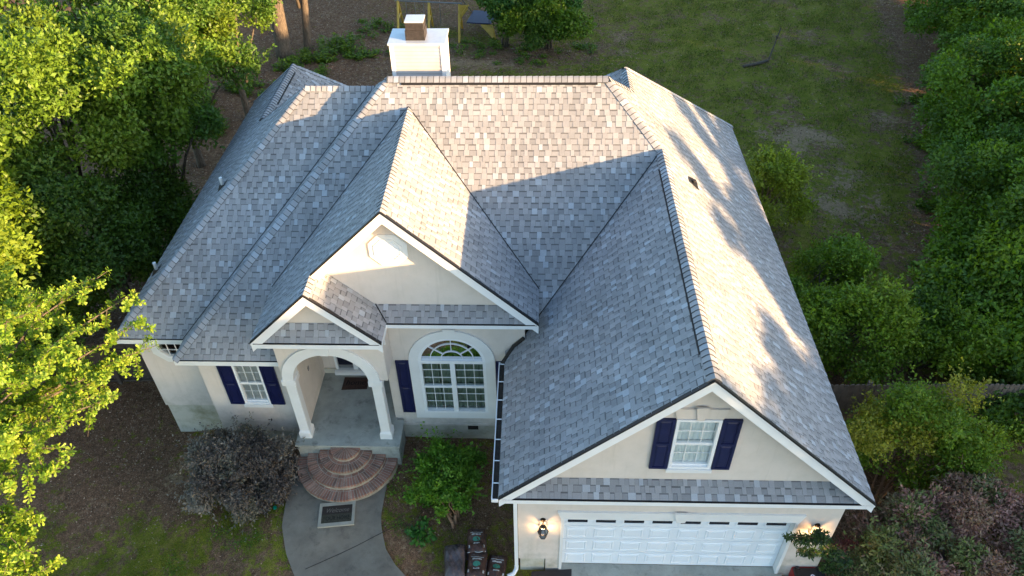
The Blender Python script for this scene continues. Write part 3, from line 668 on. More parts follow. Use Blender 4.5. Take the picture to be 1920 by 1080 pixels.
# octagonal window of the left wing
def octring(mb, c, r0, r1, y0, y1, n=8, off=22.5):
    A = [(c[0]+r0*math.cos(R(off+360/n*k)), c[1]+r0*math.sin(R(off+360/n*k))) for k in range(n)]; B_ = [(c[0]+r1*math.cos(R(off+360/n*k)), c[1]+r1*math.sin(R(off+360/n*k))) for k in range(n)]
    for i in range(n):
        j = (i+1) % n; q = lambda yy: [(A[i][0],yy,A[i][1]),(B_[i][0],yy,B_[i][1]),(B_[j][0],yy,B_[j][1]),(A[j][0],yy,A[j][1])]
        mb.hexa(q(y0), q(y1))
f = MB(); octring(f, oc, .33, .40, ylw-.04, ylw+.08); wO = f.build('octagonal_window', 'white_trim', house)
mu = MB()
for k in (-.11, .11): mu.box(oc[0]+k-.009, oc[0]+k+.009, ylw+.01, ylw+.03, oc[1]-.33, oc[1]+.33); mu.box(oc[0]-.33, oc[0]+.33, ylw+.0105, ylw+.0295, oc[1]+k-.009, oc[1]+k+.009)
mu.build('muntin', 'white_trim', wO); g = MB(); g.poly([(p[0], ylw+.035, p[1]) for p in octo(.35)]); g.build('pane', 'glass', wO)
tr = MB(); octring(tr, oc, .40, .56, ylw-.03, ylw-.003); tr.build('window_surround', 'white_arch', house)
# attic vent in the entry gable
f = MB(); octring(f, vc, .27, .33, yew-.05, yew+.0); octring(f, vc, .33, .45, yew-.03, yew-.003); av = f.build('attic_vent', 'white_trim', house)
lv = MB()
for k in range(9):
    z0 = vc[1]-.25+k*.056; hw = .26*math.sqrt(max(.05, 1-((z0+.02-vc[1])/.29)**2)); lv.hexa([(vc[0]-hw,yew-.045,z0),(vc[0]+hw,yew-.045,z0),(vc[0]+hw,yew-.04,z0+.012),(vc[0]-hw,yew-.04,z0+.012)], [(vc[0]-hw,yew-.004,z0+.045),(vc[0]+hw,yew-.004,z0+.045),(vc[0]+hw,yew-.003,z0+.055),(vc[0]-hw,yew-.003,z0+.055)])
lv.build('louver', 'white_trim', av)
# porch arch, columns, floor, door
tr = MB(); ring_x(tr, pcx, pz, prad, 1.17, ysw-.055, ysw-.003, 0, 180, 44); ring_x(tr, pcx, pz, prad-.012, prad, ysw-.055, ysw+.30, 0, 180, 44)
tr.hexa([(pcx-.09,ysw-.09,pz+prad),(pcx+.09,ysw-.09,pz+prad),(pcx+.14,ysw-.09,pz+1.18),(pcx-.14,ysw-.09,pz+1.18)], [(pcx-.09,ysw-.0555,pz+prad),(pcx+.09,ysw-.0555,pz+prad),(pcx+.14,ysw-.0555,pz+1.18),(pcx-.14,ysw-.0555,pz+1.18)])
tr.build('porch_arch', 'white_arch', house)
def column(cx):
    c = MB(); cy = ysw+.13; c.box(cx-.12, cx+.12, cy-.12, cy+.12, 1.16, 2.96); o = c.build('column', 'white_arch', house, bevel=.01)
    b = MB(); b.box(cx-.155, cx+.155, cy-.155, cy+.155, .90, 1.10); b.hexa([(cx-.155,cy-.155,1.10),(cx+.155,cy-.155,1.10),(cx+.155,cy+.155,1.10),(cx-.155,cy+.155,1.10)], [(cx-.12,cy-.12,1.17),(cx+.12,cy-.12,1.17),(cx+.12,cy+.12,1.17),(cx-.12,cy+.12,1.17)]); b.build('column_base', 'white_arch', o)
    b = MB(); b.box(cx-.17, cx+.17, cy-.19, cy+.16, 2.96, 3.138); b.build('capital', 'white_arch', o, bevel=.01)
column(-5.555); column(-3.465)
pf = MB(); pf.box(-5.80, -3.10, 2.74, 3.62, .84, .90); pf.box(-5.60, -3.30, 3.62, door_y, .84, .899); pf.box(-5.76, -3.14, 2.78, 3.60, -.5, .839); pf.build('porch_floor', 'porch_concrete', house)
st = MB(); st.box(-5.25, -3.38, door_y-.14, door_y-.001, .901, 1.02); st.box(-5.25, -3.38, door_y-.10, door_y+.05, 1.0201, 1.045); st.build('door_step', 'white_arch', house)
dr = MB()
for a, b in ((-5.15, -4.72), (-4.60, -3.5)): dr.box(a, b, door_y+.03, door_y+.07, 1.16, 3.25)
dmain = dr.build('front_door', 'navy_door', house)
dt = MB(); dt.box(-5.22, -5.15, door_y-.04, door_y+.1, 1.045, 3.3); dt.box(-4.72, -4.60, door_y-.04, door_y+.1, 1.045, 3.3); dt.box(-3.5, -3.42, door_y-.04, door_y+.1, 1.045, 3.3); dt.build('door_frame', 'white_trim', dmain)
ds = MB(); ds.box(-5.15, -4.72, door_y+.02, door_y+.08, 1.045, 1.16); ds.box(-4.60, -3.5, door_y+.02, door_y+.08, 1.045, 1.16); ds.build('door_sill', 'galvanised', dmain)
rg = MB(); rg.tube([(-4.95+.13*math.cos(a), door_y+.0, 2.05+.13*math.sin(a)) for a in [k*math.pi/8 for k in range(17)]], .028, 8, cap=False); rg.build('door_wreath', 'pvc_white', dmain, smooth=True)
ob = MB(); ob.hexa([(-5.559,4.2,2.12),(-5.559,4.28,2.12),(-5.559,4.28,2.24),(-5.559,4.2,2.24)], [(-5.545,4.2,2.12),(-5.545,4.28,2.12),(-5.545,4.28,2.24),(-5.545,4.2,2.24)]); ob.build('outlet_cover', 'galvanised', house)
# garage door: recessed, four sections of eight panels, small lights in the top section
gd = MB(); dy = .14; x0, x1 = 1.0, 5.935; nc, nr = 8, 4; sw, sh = (x1-x0)/nc, 2.16/nr
for r_ in range(nr):
    z0 = r_*sh; gd.box(x0, x1, dy, dy+.05, z0+.006, z0+sh-.006)
    if r_ == 3: continue
    for c in range(nc):
        a, b, c0, d = x0+c*sw+.07, x0+(c+1)*sw-.07, z0+.09, z0+sh-.09
        q = lambda i, yy: [(a+i,yy,c0+i),(b-i,yy,c0+i),(b-i,yy,d-i),(a+i,yy,d-i)]
        for i in range(4):
            A, B_ = q(0, dy-.001), q(.022, dy-.016); C_ = q(.05, dy-.004)
            j = (i+1) % 4; gd.poly([A[i], A[j], B_[j], B_[i]]); gd.poly([B_[i], B_[j], C_[j], C_[i]])
        C_ = q(.05, dy-.004); D = q(.075, dy-.012)
        for i in range(4): j = (i+1) % 4; gd.poly([C_[i], C_[j], D[j], D[i]])
        gd.poly(D)
gdo = gd.build('garage_door', 'garage_door', house)
gw = MB(); gf = MB()
for c in range(nc):
    a, b = x0+c*sw+.09, x0+(c+1)*sw-.09; gw.box(a, b, dy-.012, dy-.002, 1.78, 2.06); 
    for p in ((a-.03, b+.03, 1.75, 1.78), (a-.03, b+.03, 2.06, 2.09), (a-.03, a, 1.78, 2.06), (b, b+.03, 1.78, 2.06)): gf.box(p[0], p[1], dy-.02, dy-.002, p[2], p[3])
gw.build('door_window', 'dark_glass', gdo); gf.build('window_frame', 'garage_door', gdo)
tr = MB(); tr.box(.93, .995, -.03, .14, -.15, 2.17); tr.box(5.94, 6.005, -.03, .14, -.15, 2.17); tr.box(.995, 5.94, .0, .139, 2.165, 2.199)
tr.hexa([(.93,-.05,2.17),(6.005,-.05,2.17),(6.09,-.05,2.44),(.85,-.05,2.44)], [(.93,-.003,2.17),(6.005,-.003,2.17),(6.09,-.003,2.44),(.85,-.003,2.44)])
tr.hexa([(3.39,-.09,2.16),(3.57,-.09,2.16),(3.64,-.09,2.49),(3.32,-.09,2.49)], [(3.39,-.0505,2.16),(3.57,-.0505,2.16),(3.64,-.0505,2.49),(3.32,-.0505,2.49)])
tr.build('garage_door_surround', 'white_arch', house)
# chimney chase behind the ridge
cx0, cx1, cy0, cy1, ct = -3.44, -2.03, 9.5, 10.40, 8.66
ch = MB(); ch.box(cx0+.06, cx1-.06, cy0+.03, cy1-.03, 5.6, ct)
nb = 28
for k in range(nb):
    z0 = 5.9+k*.0985
    if z0+.0985 > ct: break
    ch.hexa([(cx0+.07,cy0-.018,z0),(cx1-.07,cy0-.018,z0),(cx1-.07,cy0+.012,z0+.0935),(cx0+.07,cy0+.012,z0+.0935)], [(cx0+.07,cy0+.0295,z0),(cx1-.07,cy0+.0295,z0),(cx1-.07,cy0+.0295,z0+.0935),(cx0+.07,cy0+.0295,z0+.0935)])
chm = ch.build('chimney', 'siding', house)
cj = MB()  # dark strips on the boards, painted as the shadow line at each lap
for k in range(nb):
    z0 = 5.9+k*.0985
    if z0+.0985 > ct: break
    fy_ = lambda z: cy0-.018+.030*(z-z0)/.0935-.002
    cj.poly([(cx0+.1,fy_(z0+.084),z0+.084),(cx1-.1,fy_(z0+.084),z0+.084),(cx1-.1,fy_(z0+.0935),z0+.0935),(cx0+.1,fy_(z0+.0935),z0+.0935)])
cj.build('siding_lap_shadow', 'rusty_metal', chm)
cc = MB()
for a in (cx0, cx1-.10):
    cc.box(a, a+.10, cy0-.024, cy0+.08, 5.6, ct-.02); cc.box(a, a+.10, cy1-.08, cy1+.012, 5.6, ct-.02)
cc.box(cx1-.059, cx1-.012, cy0+.081, cy1-.081, 5.6, ct-.02); cc.box(cx0+.012, cx0+.059, cy0+.081, cy1-.081, 5.6, ct-.02)
cc.build('corner_board', 'white_trim', chm)
cc = MB(); cc.box(cx0-.04, cx1+.04, cy0-.04, cy1+.04, ct-.04, ct+.015); cc.build('chase_cover', 'zinc', chm, bevel=.008)
fl = MB(); fx, fy = -2.78, 9.90
fl.box(fx-.25, fx+.25, fy-.25, fy+.25, ct+.016, ct+.27); fl.box(fx-.235, fx+.235, fy-.235, fy+.235, ct+.2701, ct+.47); fo = fl.build('flue_box', 'rusty_metal', chm, bevel=.012)
ft = MB(); ft.box(fx-.24, fx+.24, fy-.24, fy+.24, ct+.471, ct+.50); ft.build('flue_cap', 'zinc', chm)
# gutter with spikes, downspout
gu = MB(); gx = xg1; prof = [(-.135, .0), (-.135, -.07), (-.10, -.12), (-.012, -.12), (-.012, -.005)]
y0, y1 = -oh-.03, 3.32
for i in range(4):
    a, b = prof[i], prof[i+1]; gu.poly([(gx+a[0],y0,zE+a[1]),(gx+a[0],y1,zE+a[1]),(gx+b[0],y1,zE+b[1]),(gx+b[0],y0,zE+b[1])])
gu.poly([(gx+p[0],y0,zE+p[1]) for p in prof]); gu.poly([(gx+p[0],y1,zE+p[1]) for p in prof[::-1]])
gu.box(gx-.148, gx-.130, y0, y1, zE-.012, zE+.006); gu.box(gx-.146, gx-.012, y0-.012, y0+.006, zE-.10, zE+.0)
guo = gu.build('gutter', 'white_trim', house)
gs = Split('gutter_strap', 'white_trim')
for k in range(7): yy = -.05+k*.55; gs.box(gx-.135, gx-.012, yy, yy+.018, zE-.012, zE+.004)
gs.build(guo); gg = MB(); gg.box(gx-.125, gx-.02, y0+.02, y1-.02, zE-.10, zE-.06); gg.build('gutter_debris', 'gutter_grime', guo)
gk = MB(); gk.tube([(gx-.07,3.3,zE-.03),(gx+.2,3.62,zE+.24),(gx+.45,3.66,zE+.48)], .05, 6); gk.build('step_flashing', 'gutter_grime', guo)
dp = MB(); dp.box(-.09, -.01, -.05, .03, .04, zE-.22); dp.tube([(-.05,-.01,.10),(-.06,-.03,-.02),(-.12,-.12,-.07),(-.26,-.18,-.09)], .05, 8); dp.build('downspout', 'white_trim', house)
# plumbing vents on the slopes
for (x, y_, z), mt in (((-7.93,7.55,5.60), 'pvc_white'), ((-9.69,6.09,3.90), 'pvc_white'), ((4.2,6.72,6.27), 'rusty_metal')):
    b = MB(); sgn = -1 if x < 0 else 1
    b.hexa([(x-.13,y_-.13,z-.13*sgn*-1*m*1+.03),(x+.13,y_-.13,z+.13*sgn*-1*m+.03),(x+.13,y_+.13,z+.13*sgn*-1*m+.03),(x-.13,y_+.13,z-.13*sgn*-1*m+.03)], [(x-.07,y_-.07,z+.07),(x+.07,y_-.07,z+.07),(x+.07,y_+.07,z+.07),(x-.07,y_+.07,z+.07)])
    po = b.build('roof_vent', 'black_plastic', house)
    b = MB(); b.tube([(x,y_,z),(x,y_,z+(.28 if mt[0] == 'p' else .12))], .045, 10); b.build('vent_pipe', mt, po, smooth=False)
# wall lanterns, lit
def lantern(x, z):
    yy = -.16; b = MB(); b.tube([(x,-.004,z+.30),(x,-.03,z+.30)], .06, 10); b.tube([(x,-.03,z+.30),(x,-.12,z+.36),(x,yy,z+.30)], .014, 6); b.tube([(x,yy,z+.30),(x,yy,z+.26)], [.02, .06], 6)
    hexp = lambda r, zz: [(x+r*math.cos(R(60*k)), yy+r*math.sin(R(60*k)), zz) for k in range(6)]
    A, B_, C_ = hexp(.07, z+.24), hexp(.115, z+.08), hexp(.075, z-.12)
    for i in range(6):
        b.tube([A[i], B_[i], C_[i]], .008, 4); b.tube([B_[i], B_[(i+1) % 6]], .008, 4); b.tube([C_[i], C_[(i+1) % 6]], .009, 4); b.tube([A[i], A[(i+1) % 6]], .01, 4)
    b.tube([(x,yy,z-.12),(x,yy,z-.15)], .03, 6)
    o = b.build('wall_lantern', 'lantern_bronze', house)
    g = MB(); r = []
    for i in range(6): j = (i+1) % 6; g.poly([A[i], A[j], B_[j], B_[i]]); g.poly([B_[i], B_[j], C_[j], C_[i]])
    g.build('lantern_glass', 'glass', o)
    g = MB(); g.tube([(x,yy,z-.08),(x,yy,z-.04),(x,yy,z+.03),(x,yy,z+.10)], [.018,.042,.038,.012], 8); g.build('bulb', 'bulb', o, smooth=True)
    ld = bpy.data.lights.new('lantern_light', 'POINT'); ld.energy = 2.8; ld.color = (1, .50, .20); ld.shadow_soft_size = .03
    lo = bpy.data.objects.new('lantern_light', ld); COL.objects.link(lo); lo.location = (x, yy-.045, z+.03); lo.parent = o
lantern(.545, 1.78); lantern(6.42, 1.75)

# ---------------------------------------------------------------- path, drive, steps and the things lying about
def drape(name, left, right, n, k, th, mat, lift=.035):
    """paved strip between two edge lines, following the ground"""
    def res(l):
        l = [V((p[0], p[1], 0)) for p in l]; d = [0]
        for a, b in zip(l, l[1:]): d.append(d[-1]+(b-a).length)
        return [(np.interp(t*d[-1], d, [p.x for p in l]), np.interp(t*d[-1], d, [p.y for p in l])) for t in [i/n for i in range(n+1)]]
    A, B_ = res(left), res(right); vs = []; fs = []
    for i in range(n+1):
        for j in range(k+1):
            x = A[i][0]+(B_[i][0]-A[i][0])*j/k; y_ = A[i][1]+(B_[i][1]-A[i][1])*j/k; vs.append((x, y_, gz(x, y_)+lift))
    for i in range(n):
        for j in range(k): a = i*(k+1)+j; fs.append((a, a+1, a+k+2, a+k+1))
    b = len(vs); edge = [i*(k+1) for i in range(n+1)]+[n*(k+1)+j for j in range(1, k+1)]+[i*(k+1)+k for i in range(n-1, -1, -1)]+[j for j in range(k-1, 0, -1)]
    for e in edge: vs.append((vs[e][0], vs[e][1], vs[e][2]-th))
    for i in range(len(edge)): j = (i+1) % len(edge); fs.append((edge[i], b+i, b+j, edge[j]))
    mb = MB(); mb.mesh(vs, fs); o = mb.build(name, mat, smooth=False)
    bm = bmesh.new(); bm.from_mesh(o.data); bmesh.ops.recalc_face_normals(bm, faces=bm.faces); bm.to_mesh(o.data); bm.free()
    return tag(o, kind='structure')
drape('walkway', [(-5.80,2.9),(-5.83,2.24),(-5.88,1.61),(-5.80,.86),(-5.53,.16),(-5.22,-.36),(-4.7,-1.1),(-3.8,-2.0),(-2.4,-2.9),(-.2,-3.4)],
      [(-3.40,2.9),(-3.42,1.68),(-3.42,1.2),(-3.37,.90),(-3.18,.34),(-2.89,-.06),(-2.55,-.38),(-1.9,-.85),(-1.0,-1.25),(-.2,-1.5)], 60, 14, .12, 'walk_concrete', .045)
jt = MB()
for i in range(24):
    a, b = (-4.98+i*.0875, -.22+i*.050), (-4.98+(i+1)*.0875, -.22+(i+1)*.050); jt.poly([(a[0],a[1],gz(*a)+.052),(b[0],b[1],gz(*b)+.052),(b[0]-.008,b[1]+.014,gz(*b)+.052),(a[0]-.008,a[1]+.014,gz(*a)+.052)])
tag(jt.build('expansion_joint', 'gutter_grime'), kind='structure')
ap = MB(); ap.box(.93, 6.1, -.22, .14, -.6, -.012); tag(ap.build('garage_apron', 'porch_concrete'), kind='structure')
drape('driveway', [(.2,-.22),(.2,-9)], [(7.0,-.22),(7.0,-9)], 40, 24, .15, 'drive_concrete', .06)
fr = MB(); fz = gz(-4.5, 1.2)+.05
fc, fa = V((-4.50, 1.17, 0)), R(7)
def rot(x, y, z): return (fc.x+x*math.cos(fa)-y*math.sin(fa), fc.y+x*math.sin(fa)+y*math.cos(fa), z)
a_, b_ = .44, .33
o_ = [rot(-a_,-b_,fz), rot(a_,-b_,fz), rot(a_,b_,fz), rot(-a_,b_,fz)]; i_ = [rot(-.37,-.24,fz), rot(.37,-.24,fz), rot(.37,.24,fz), rot(-.37,.24,fz)]
for k in range(4):
    j = (k+1) % 4; q = [o_[k], o_[j], i_[j], i_[k]]; fr.hexa([(p[0],p[1],p[2]-.03) for p in q], [(p[0],p[1],p[2]+.022) for p in q])
pave = empty('mat_well', (0,0,0), 'pale concrete frame set in the walkway round the recessed mat', 'mat frame'); fr.build('frame', 'frame_concrete', pave)
fb = MB(); fb.hexa([rot(-.37,-.24,fz-.03), rot(.37,-.24,fz-.03), rot(.37,.24,fz-.03), rot(-.37,.24,fz-.03)], [rot(-.37,-.24,fz+.004), rot(.37,-.24,fz+.004), rot(.37,.24,fz+.004), rot(-.37,.24,fz+.004)]); fb.build('bed', 'gutter_grime', pave)
root_at(pave, (fc.x, fc.y, fz-.03))
wm = empty('welcome_mat', (0,0,0), 'dark worn mat with faded lettering lying in the walkway below the brick steps', 'doormat')
mm = MB(); mm.hexa([rot(-.365,0,fz+.005), rot(.365,0,fz+.005), rot(.365,.235,fz+.005), rot(-.365,.235,fz+.005)], [rot(-.365,0,fz+.017), rot(.365,0,fz+.017), rot(.365,.235,fz+.017), rot(-.365,.235,fz+.017)]); mm.build('upper_half', 'mat_black', wm)
mm = MB(); mm.hexa([rot(-.365,-.235,fz+.005), rot(.365,-.235,fz+.005), rot(.365,-.001,fz+.005), rot(-.365,-.001,fz+.005)], [rot(-.365,-.235,fz+.0165), rot(.365,-.235,fz+.0165), rot(.365,-.001,fz+.0165), rot(-.365,-.001,fz+.0165)]); mm.build('lower_half', 'mat_olive', wm)
text_mesh('Welcome', .17, 'lettering', 'letter_tan', wm, rot(0,.10,fz+.018), fa, .35, .85, .001)
text_mesh('OUR HOME', .15, 'lettering', 'letter_black', wm, rot(.03,-.12,fz+.0175), fa, 0, .75, .001)
root_at(wm, (fc.x, fc.y, fz+.005))
dm = empty('doormat', (0,0,0), 'brown coir mat reading home, lying on the porch before the front door', 'doormat')
mm = MB(); mm.hexa([(-4.97,4.62,.901),(-4.27,4.66,.901),(-4.27,5.08,.901),(-4.96,5.08,.901)], [(-4.97,4.62,.916),(-4.27,4.66,.916),(-4.27,5.08,.916),(-4.96,5.08,.916)]); mm.build('coir_pad', 'mat_brown', dm)
text_mesh('home', .25, 'lettering', 'letter_black', dm, (-4.62, 4.88, .917), R(2), .2, .95, .002); root_at(dm, (-4.62, 4.86, .901))
# brick steps: four fanned half-round tiers
stp = empty('brick_steps', (0,0,0), 'four fanned half-round tiers of worn red brick below the porch', 'steps')
bc = (-4.52, 2.775)
def brickcol(r): 
    b = r.choice(((.30,.150,.110), (.33,.175,.125), (.26,.145,.105), (.35,.21,.155), (.22,.135,.105), (.31,.155,.11))); j = r.uniform(.8, 1.15); return tuple(c*j for c in b)
for ti, (r1, r0, zt) in enumerate(((1.30, .93, .38), (1.01, .64, .535), (.68, .34, .69), (.38, .0, .82))):
    mb = MB(); rn = random.Random(40+ti); zb = (.0, .34, .50, .65)[ti]
    core = [(bc[0]+(r1-.012)*math.cos(a), bc[1]-(r1-.012)*math.sin(a)*1.0) for a in [math.pi*k/40 for k in range(41)]]
    mb.hexa([(p[0],p[1],zb-.1) for p in core], [(p[0],p[1],zt-.0015) for p in core], (.34,.30,.24))
    circ = math.pi*r1; nb_ = int(circ/.076)
    for k in range(nb_):
        a0, a1 = math.pi*k/nb_, math.pi*(k+1)/nb_; g = .008/r1; a0 += g; a1 -= g
        rin = max(r0, .05) if ti == 3 else r0+.125
        pts = lambda z, ro, ri, gg=0: [(bc[0]+ro*math.cos(a0+gg), bc[1]-ro*math.sin(a0+gg), z), (bc[0]+ro*math.cos(a1-gg), bc[1]-ro*math.sin(a1-gg), z), (bc[0]+ri*math.cos(a1-gg), bc[1]-ri*math.sin(a1-gg), z), (bc[0]+ri*math.cos(a0+gg), bc[1]-ri*math.sin(a0+gg), z)]
        dz = rn.uniform(0, .004); ro = r1+rn.uniform(-.006, .006)
        mb.hexa(pts(zt-.06, ro, rin), pts(zt+dz, ro, rin), brickcol(rn))
    if ti < 3:   # second, flat course behind the nosing
        nb2 = int(math.pi*(r0+.1)/.17)
        for k in range(nb2):
            a0, a1 = math.pi*k/nb2+.012, math.pi*(k+1)/nb2-.012
            q = lambda z: [(bc[0]+(r0+.112)*math.cos(a0), bc[1]-(r0+.112)*math.sin(a0), z), (bc[0]+(r0+.112)*math.cos(a1), bc[1]-(r0+.112)*math.sin(a1), z), (bc[0]+(r0-.02)*math.cos(a1), bc[1]-(r0-.02)*math.sin(a1), z), (bc[0]+(r0-.02)*math.cos(a0), bc[1]-(r0-.02)*math.sin(a0), z)]
            mb.hexa(q(zt-.05), q(zt+.001), brickcol(rn))
    if ti == 0:
        nb3 = int(circ/.2)
        for row in (.10, .17, .24):
            for k in range(nb3):
                a0, a1 = math.pi*(k+(row*7 % 1)*.5)/nb3+.004, math.pi*(k+1+(row*7 % 1)*.5)/nb3-.004; rr = r1-.02
                q = lambda r_: [(bc[0]+r_*math.cos(a0), bc[1]-r_*math.sin(a0), row), (bc[0]+r_*math.cos(a1), bc[1]-r_*math.sin(a1), row), (bc[0]+r_*math.cos(a1), bc[1]-r_*math.sin(a1), row+.058), (bc[0]+r_*math.cos(a0), bc[1]-r_*math.sin(a0), row+.058)]
                mb.hexa(q(rr-.03), q(rr), brickcol(rn))
    mb.build('tier', 'bricks', stp)
root_at(stp, (bc[0], bc[1], .2))
# mulch bags
def bag(name, label, c, L, W_, H, rz, mat, seed, prints=True, lump=.012, cat='bag', group='bags piled on the grass by the garage'):
    r = random.Random(seed); t = empty(name, (0,0,0), label, cat, group); nu, nv = 26, 34; vs = []; ph = [r.uniform(0, 6.28) for _ in range(8)]
    def surf(u, v_, s):
        x, y_ = (u-.5)*W_, (v_-.5)*L; e = max(0, (1-abs(2*u-1)**3.2)*(1-abs(2*v_-1)**5)); h = H*.5*e**.42
        h += lump*e*(math.sin(u*9+ph[0]+v_*5)+math.sin(v_*13+ph[1])+.6*math.sin(u*23+ph[2])*math.sin(v_*19+ph[3])+.4*math.sin(u*41+v_*37+ph[4]))
        return x*(1-.03*math.sin(v_*7+ph[5])), y_*(1-.02*math.sin(u*6+ph[6])), H*.5+s*h*(1 if s > 0 else .9)
    mb = MB(); mb.smooth = True
    for s in (1, -1):
        b = len(mb.v)
        for i in range(nu+1):
            for j in range(nv+1): mb.v.append(surf(i/nu, j/nv, s))
        for i in range(nu):
            for j in range(nv):
                a = b+i*(nv+1)+j; f = (a, a+nv+1, a+nv+2, a+1); mb.f.append(f if s > 0 else f[::-1]); mb.c.append(None); mb.m.append(0)
    M = Matrix.Translation(c) @ Matrix.Rotation(rz, 4, 'Z'); mb.v = [tuple(M @ V(p)) for p in mb.v]
    bo = mb.build('body', mat, t)
    if prints:
        def strip(x0, x1, y0, y1, name_, mt, oval=False):
            q = MB(); n = 10
            if oval:
                cx_, cy_ = (x0+x1)/2, (y0+y1)/2; P = [V(((cx_+(x1-x0)/2*math.cos(a)), (cy_+(y1-y0)/2*math.sin(a)), 0)) for a in [6.283*k/18 for k in range(18)]]
                P = [M @ V((p.x, p.y, surf(p.x/W_+.5, p.y/L+.5, 1)[2]+.006)) for p in P]; ce = M @ V((cx_, cy_, surf(cx_/W_+.5, cy_/L+.5, 1)[2]+.008))
                for k in range(18): q.poly([ce, P[k], P[(k+1) % 18]])
            else:
                for k in range(n):
                    xa, xb = x0+(x1-x0)*k/n, x0+(x1-x0)*(k+1)/n; xb -= (x1-x0)/n*.22 if (y1-y0) > .02 else 0
                    q.poly([M @ V((x, y_, surf(x/W_+.5, y_/L+.5, 1)[2]+.005)) for x, y_ in ((xa,y0),(xb,y0),(xb,y1),(xa,y1))])
            q.build(name_, mt, bo)
        strip(-.11, .11, .10, .135, 'print', 'bag_print_white'); strip(-.15, .15, .165, .178, 'print', 'bag_print_white'); strip(-.14, .10, .20, .25, 'print', 'bag_plastic'); strip(-.09, .09, -.06, .06, 'badge', 'bag_print_green', True)
        strip(-.07, .08, -.12, -.095, 'print', 'bag_print_white'); strip(-.19, -.155, -.22, -.15, 'barcode', 'bag_print_white'); strip(.16, .195, -.22, -.15, 'barcode', 'bag_print_white')
    sm = MB(); pts = [M @ V((W_*(k/10-.5)*.98, -L*.485+.012*math.sin(k+ph[7]), H*.5+.012)) for k in range(11)]; sm.tube(pts, .010, 5); sm.build('seam', 'bag_print_white' if prints else mat, bo)
    root_at(t, c); return t
bz = -.08
bag('mulch_bag', 'brown printed mulch bag on top of the pile, farthest from the camera', V((-1.02, .56, bz+.20)), .62, .44, .15, R(4), 'bag_brown', 1)
bag('mulch_bag', 'brown printed mulch bag in the middle of the pile, in front of the topmost one', V((-.98, -.05, bz+.16)), .62, .44, .15, R(-3), 'bag_brown', 2)
bag('mulch_bag', 'brown printed mulch bag on the grass, nearest the downspout', V((-.52, -.02, bz)), .66, .44, .15, R(-5), 'bag_brown', 3)
bag('mulch_bag', 'crumpled dark mulch bag flat on the grass beneath the pile', V((-1.02, .50, bz)), .68, .48, .19, R(2), 'bag_plastic', 4, False)
bag('mulch_bag', 'lowest front mulch bag, mostly hidden beneath the pile', V((-.98, -.12, bz)), .66, .46, .15, R(-2), 'bag_plastic', 6, False)
bag('plastic_sack', 'glossy bulging purplish brown plastic sack left of the printed bags', V((-1.50, .02, bz)), .90, .50, .38, R(5), 'bag_plastic', 5, False, .02, 'sack')
# dark rubber ramp before the garage pier
rb = MB(); rb.hexa([(.27,-.42,-.14),(1.22,-.36,-.14),(1.24,-.02,-.14),(.30,-.10,-.14)], [(.27,-.42,-.02),(1.22,-.36,-.02),(1.24,-.02,.02),(.30,-.10,.02)])
tag(rb.build('rubber_ramp', 'black_plastic', bevel=.012), 'flat black rubber slab lying on the concrete left of the garage door', 'ramp')
# tool chest
tc = empty('tool_chest', (0,0,0), 'red chest with ribbed black lid and round white sticker by the garage wall', 'tool box')
tx, ty, tz = 6.62, -.22, -.1
b = MB(); b.box(tx-.34, tx+.34, ty-.23, ty+.23, tz, tz+.36); b.build('body', 'tool_red', tc, bevel=.03)
b = MB(); b.box(tx-.33, tx+.35, ty-.25, ty+.17, tz+.362, tz+.42); b.box(tx-.28, tx-.21, ty-.24, ty+.16, tz+.4205, tz+.44); b.box(tx+.21, tx+.28, ty-.24, ty+.16, tz+.4205, tz+.44); b.build('lid', 'black_plastic', tc, bevel=.012)
for a in (-.26, .2):
    b = MB(); b.hexa([(tx+a,ty+.12,tz+.40),(tx+a+.07,ty+.12,tz+.40),(tx+a+.07,ty+.26,tz+.30),(tx+a,ty+.26,tz+.30)], [(tx+a,ty+.12,tz+.46),(tx+a+.07,ty+.12,tz+.46),(tx+a+.07,ty+.28,tz+.36),(tx+a,ty+.28,tz+.36)]); b.build('latch', 'black_plastic', tc)
b = MB(); b.tube([(tx+.06,ty-.04,tz+.4201),(tx+.06,ty-.04,tz+.426)], .052, 20); so_ = b.build('sticker', 'sticker', tc); b = MB(); b.tube([(tx+.06,ty-.04,tz+.4262),(tx+.06,ty-.04,tz+.4275)], .030, 3); b.build('emblem', 'black_plastic', so_)
root_at(tc, (tx, ty, tz))
# grey tub by the side wall
tb = empty('plastic_tub', (0,0,0), 'grey rounded plastic tub standing outside the right-hand wall', 'tub'); x_, y_, z_ = 7.85, 12.1, -.5
def rrect(cx_, cy_, a, b_, r_, z, n=6): return [(cx_+sx*(a-r_)+r_*math.cos(t), cy_+sy*(b_-r_)+r_*math.sin(t), z) for sx, sy, t0 in ((1,1,0),(-1,1,90),(-1,-1,180),(1,-1,270)) for t in [R(t0+90*k/n) for k in range(n+1)]]
b = MB(); A, B_, C_, D = rrect(x_,y_,.50,.62,.2,z_), rrect(x_,y_,.60,.75,.24,z_+.75), rrect(x_,y_,.47,.60,.2,z_+.75), rrect(x_,y_,.42,.52,.16,z_+.12); n = len(A)
for P, Q in ((A, B_), (B_, C_)):
    for k in range(n): j = (k+1) % n; b.poly([P[k], P[j], Q[j], Q[k]])
b.poly(A[::-1]); b.build('shell', 'grey_plastic', tb)
b = MB()
for k in range(n): j = (k+1) % n; b.poly([C_[k], C_[j], D[j], D[k]])
b.poly(D); b.build('basin', 'blue_inside', tb); root_at(tb, (x_, y_, z_))
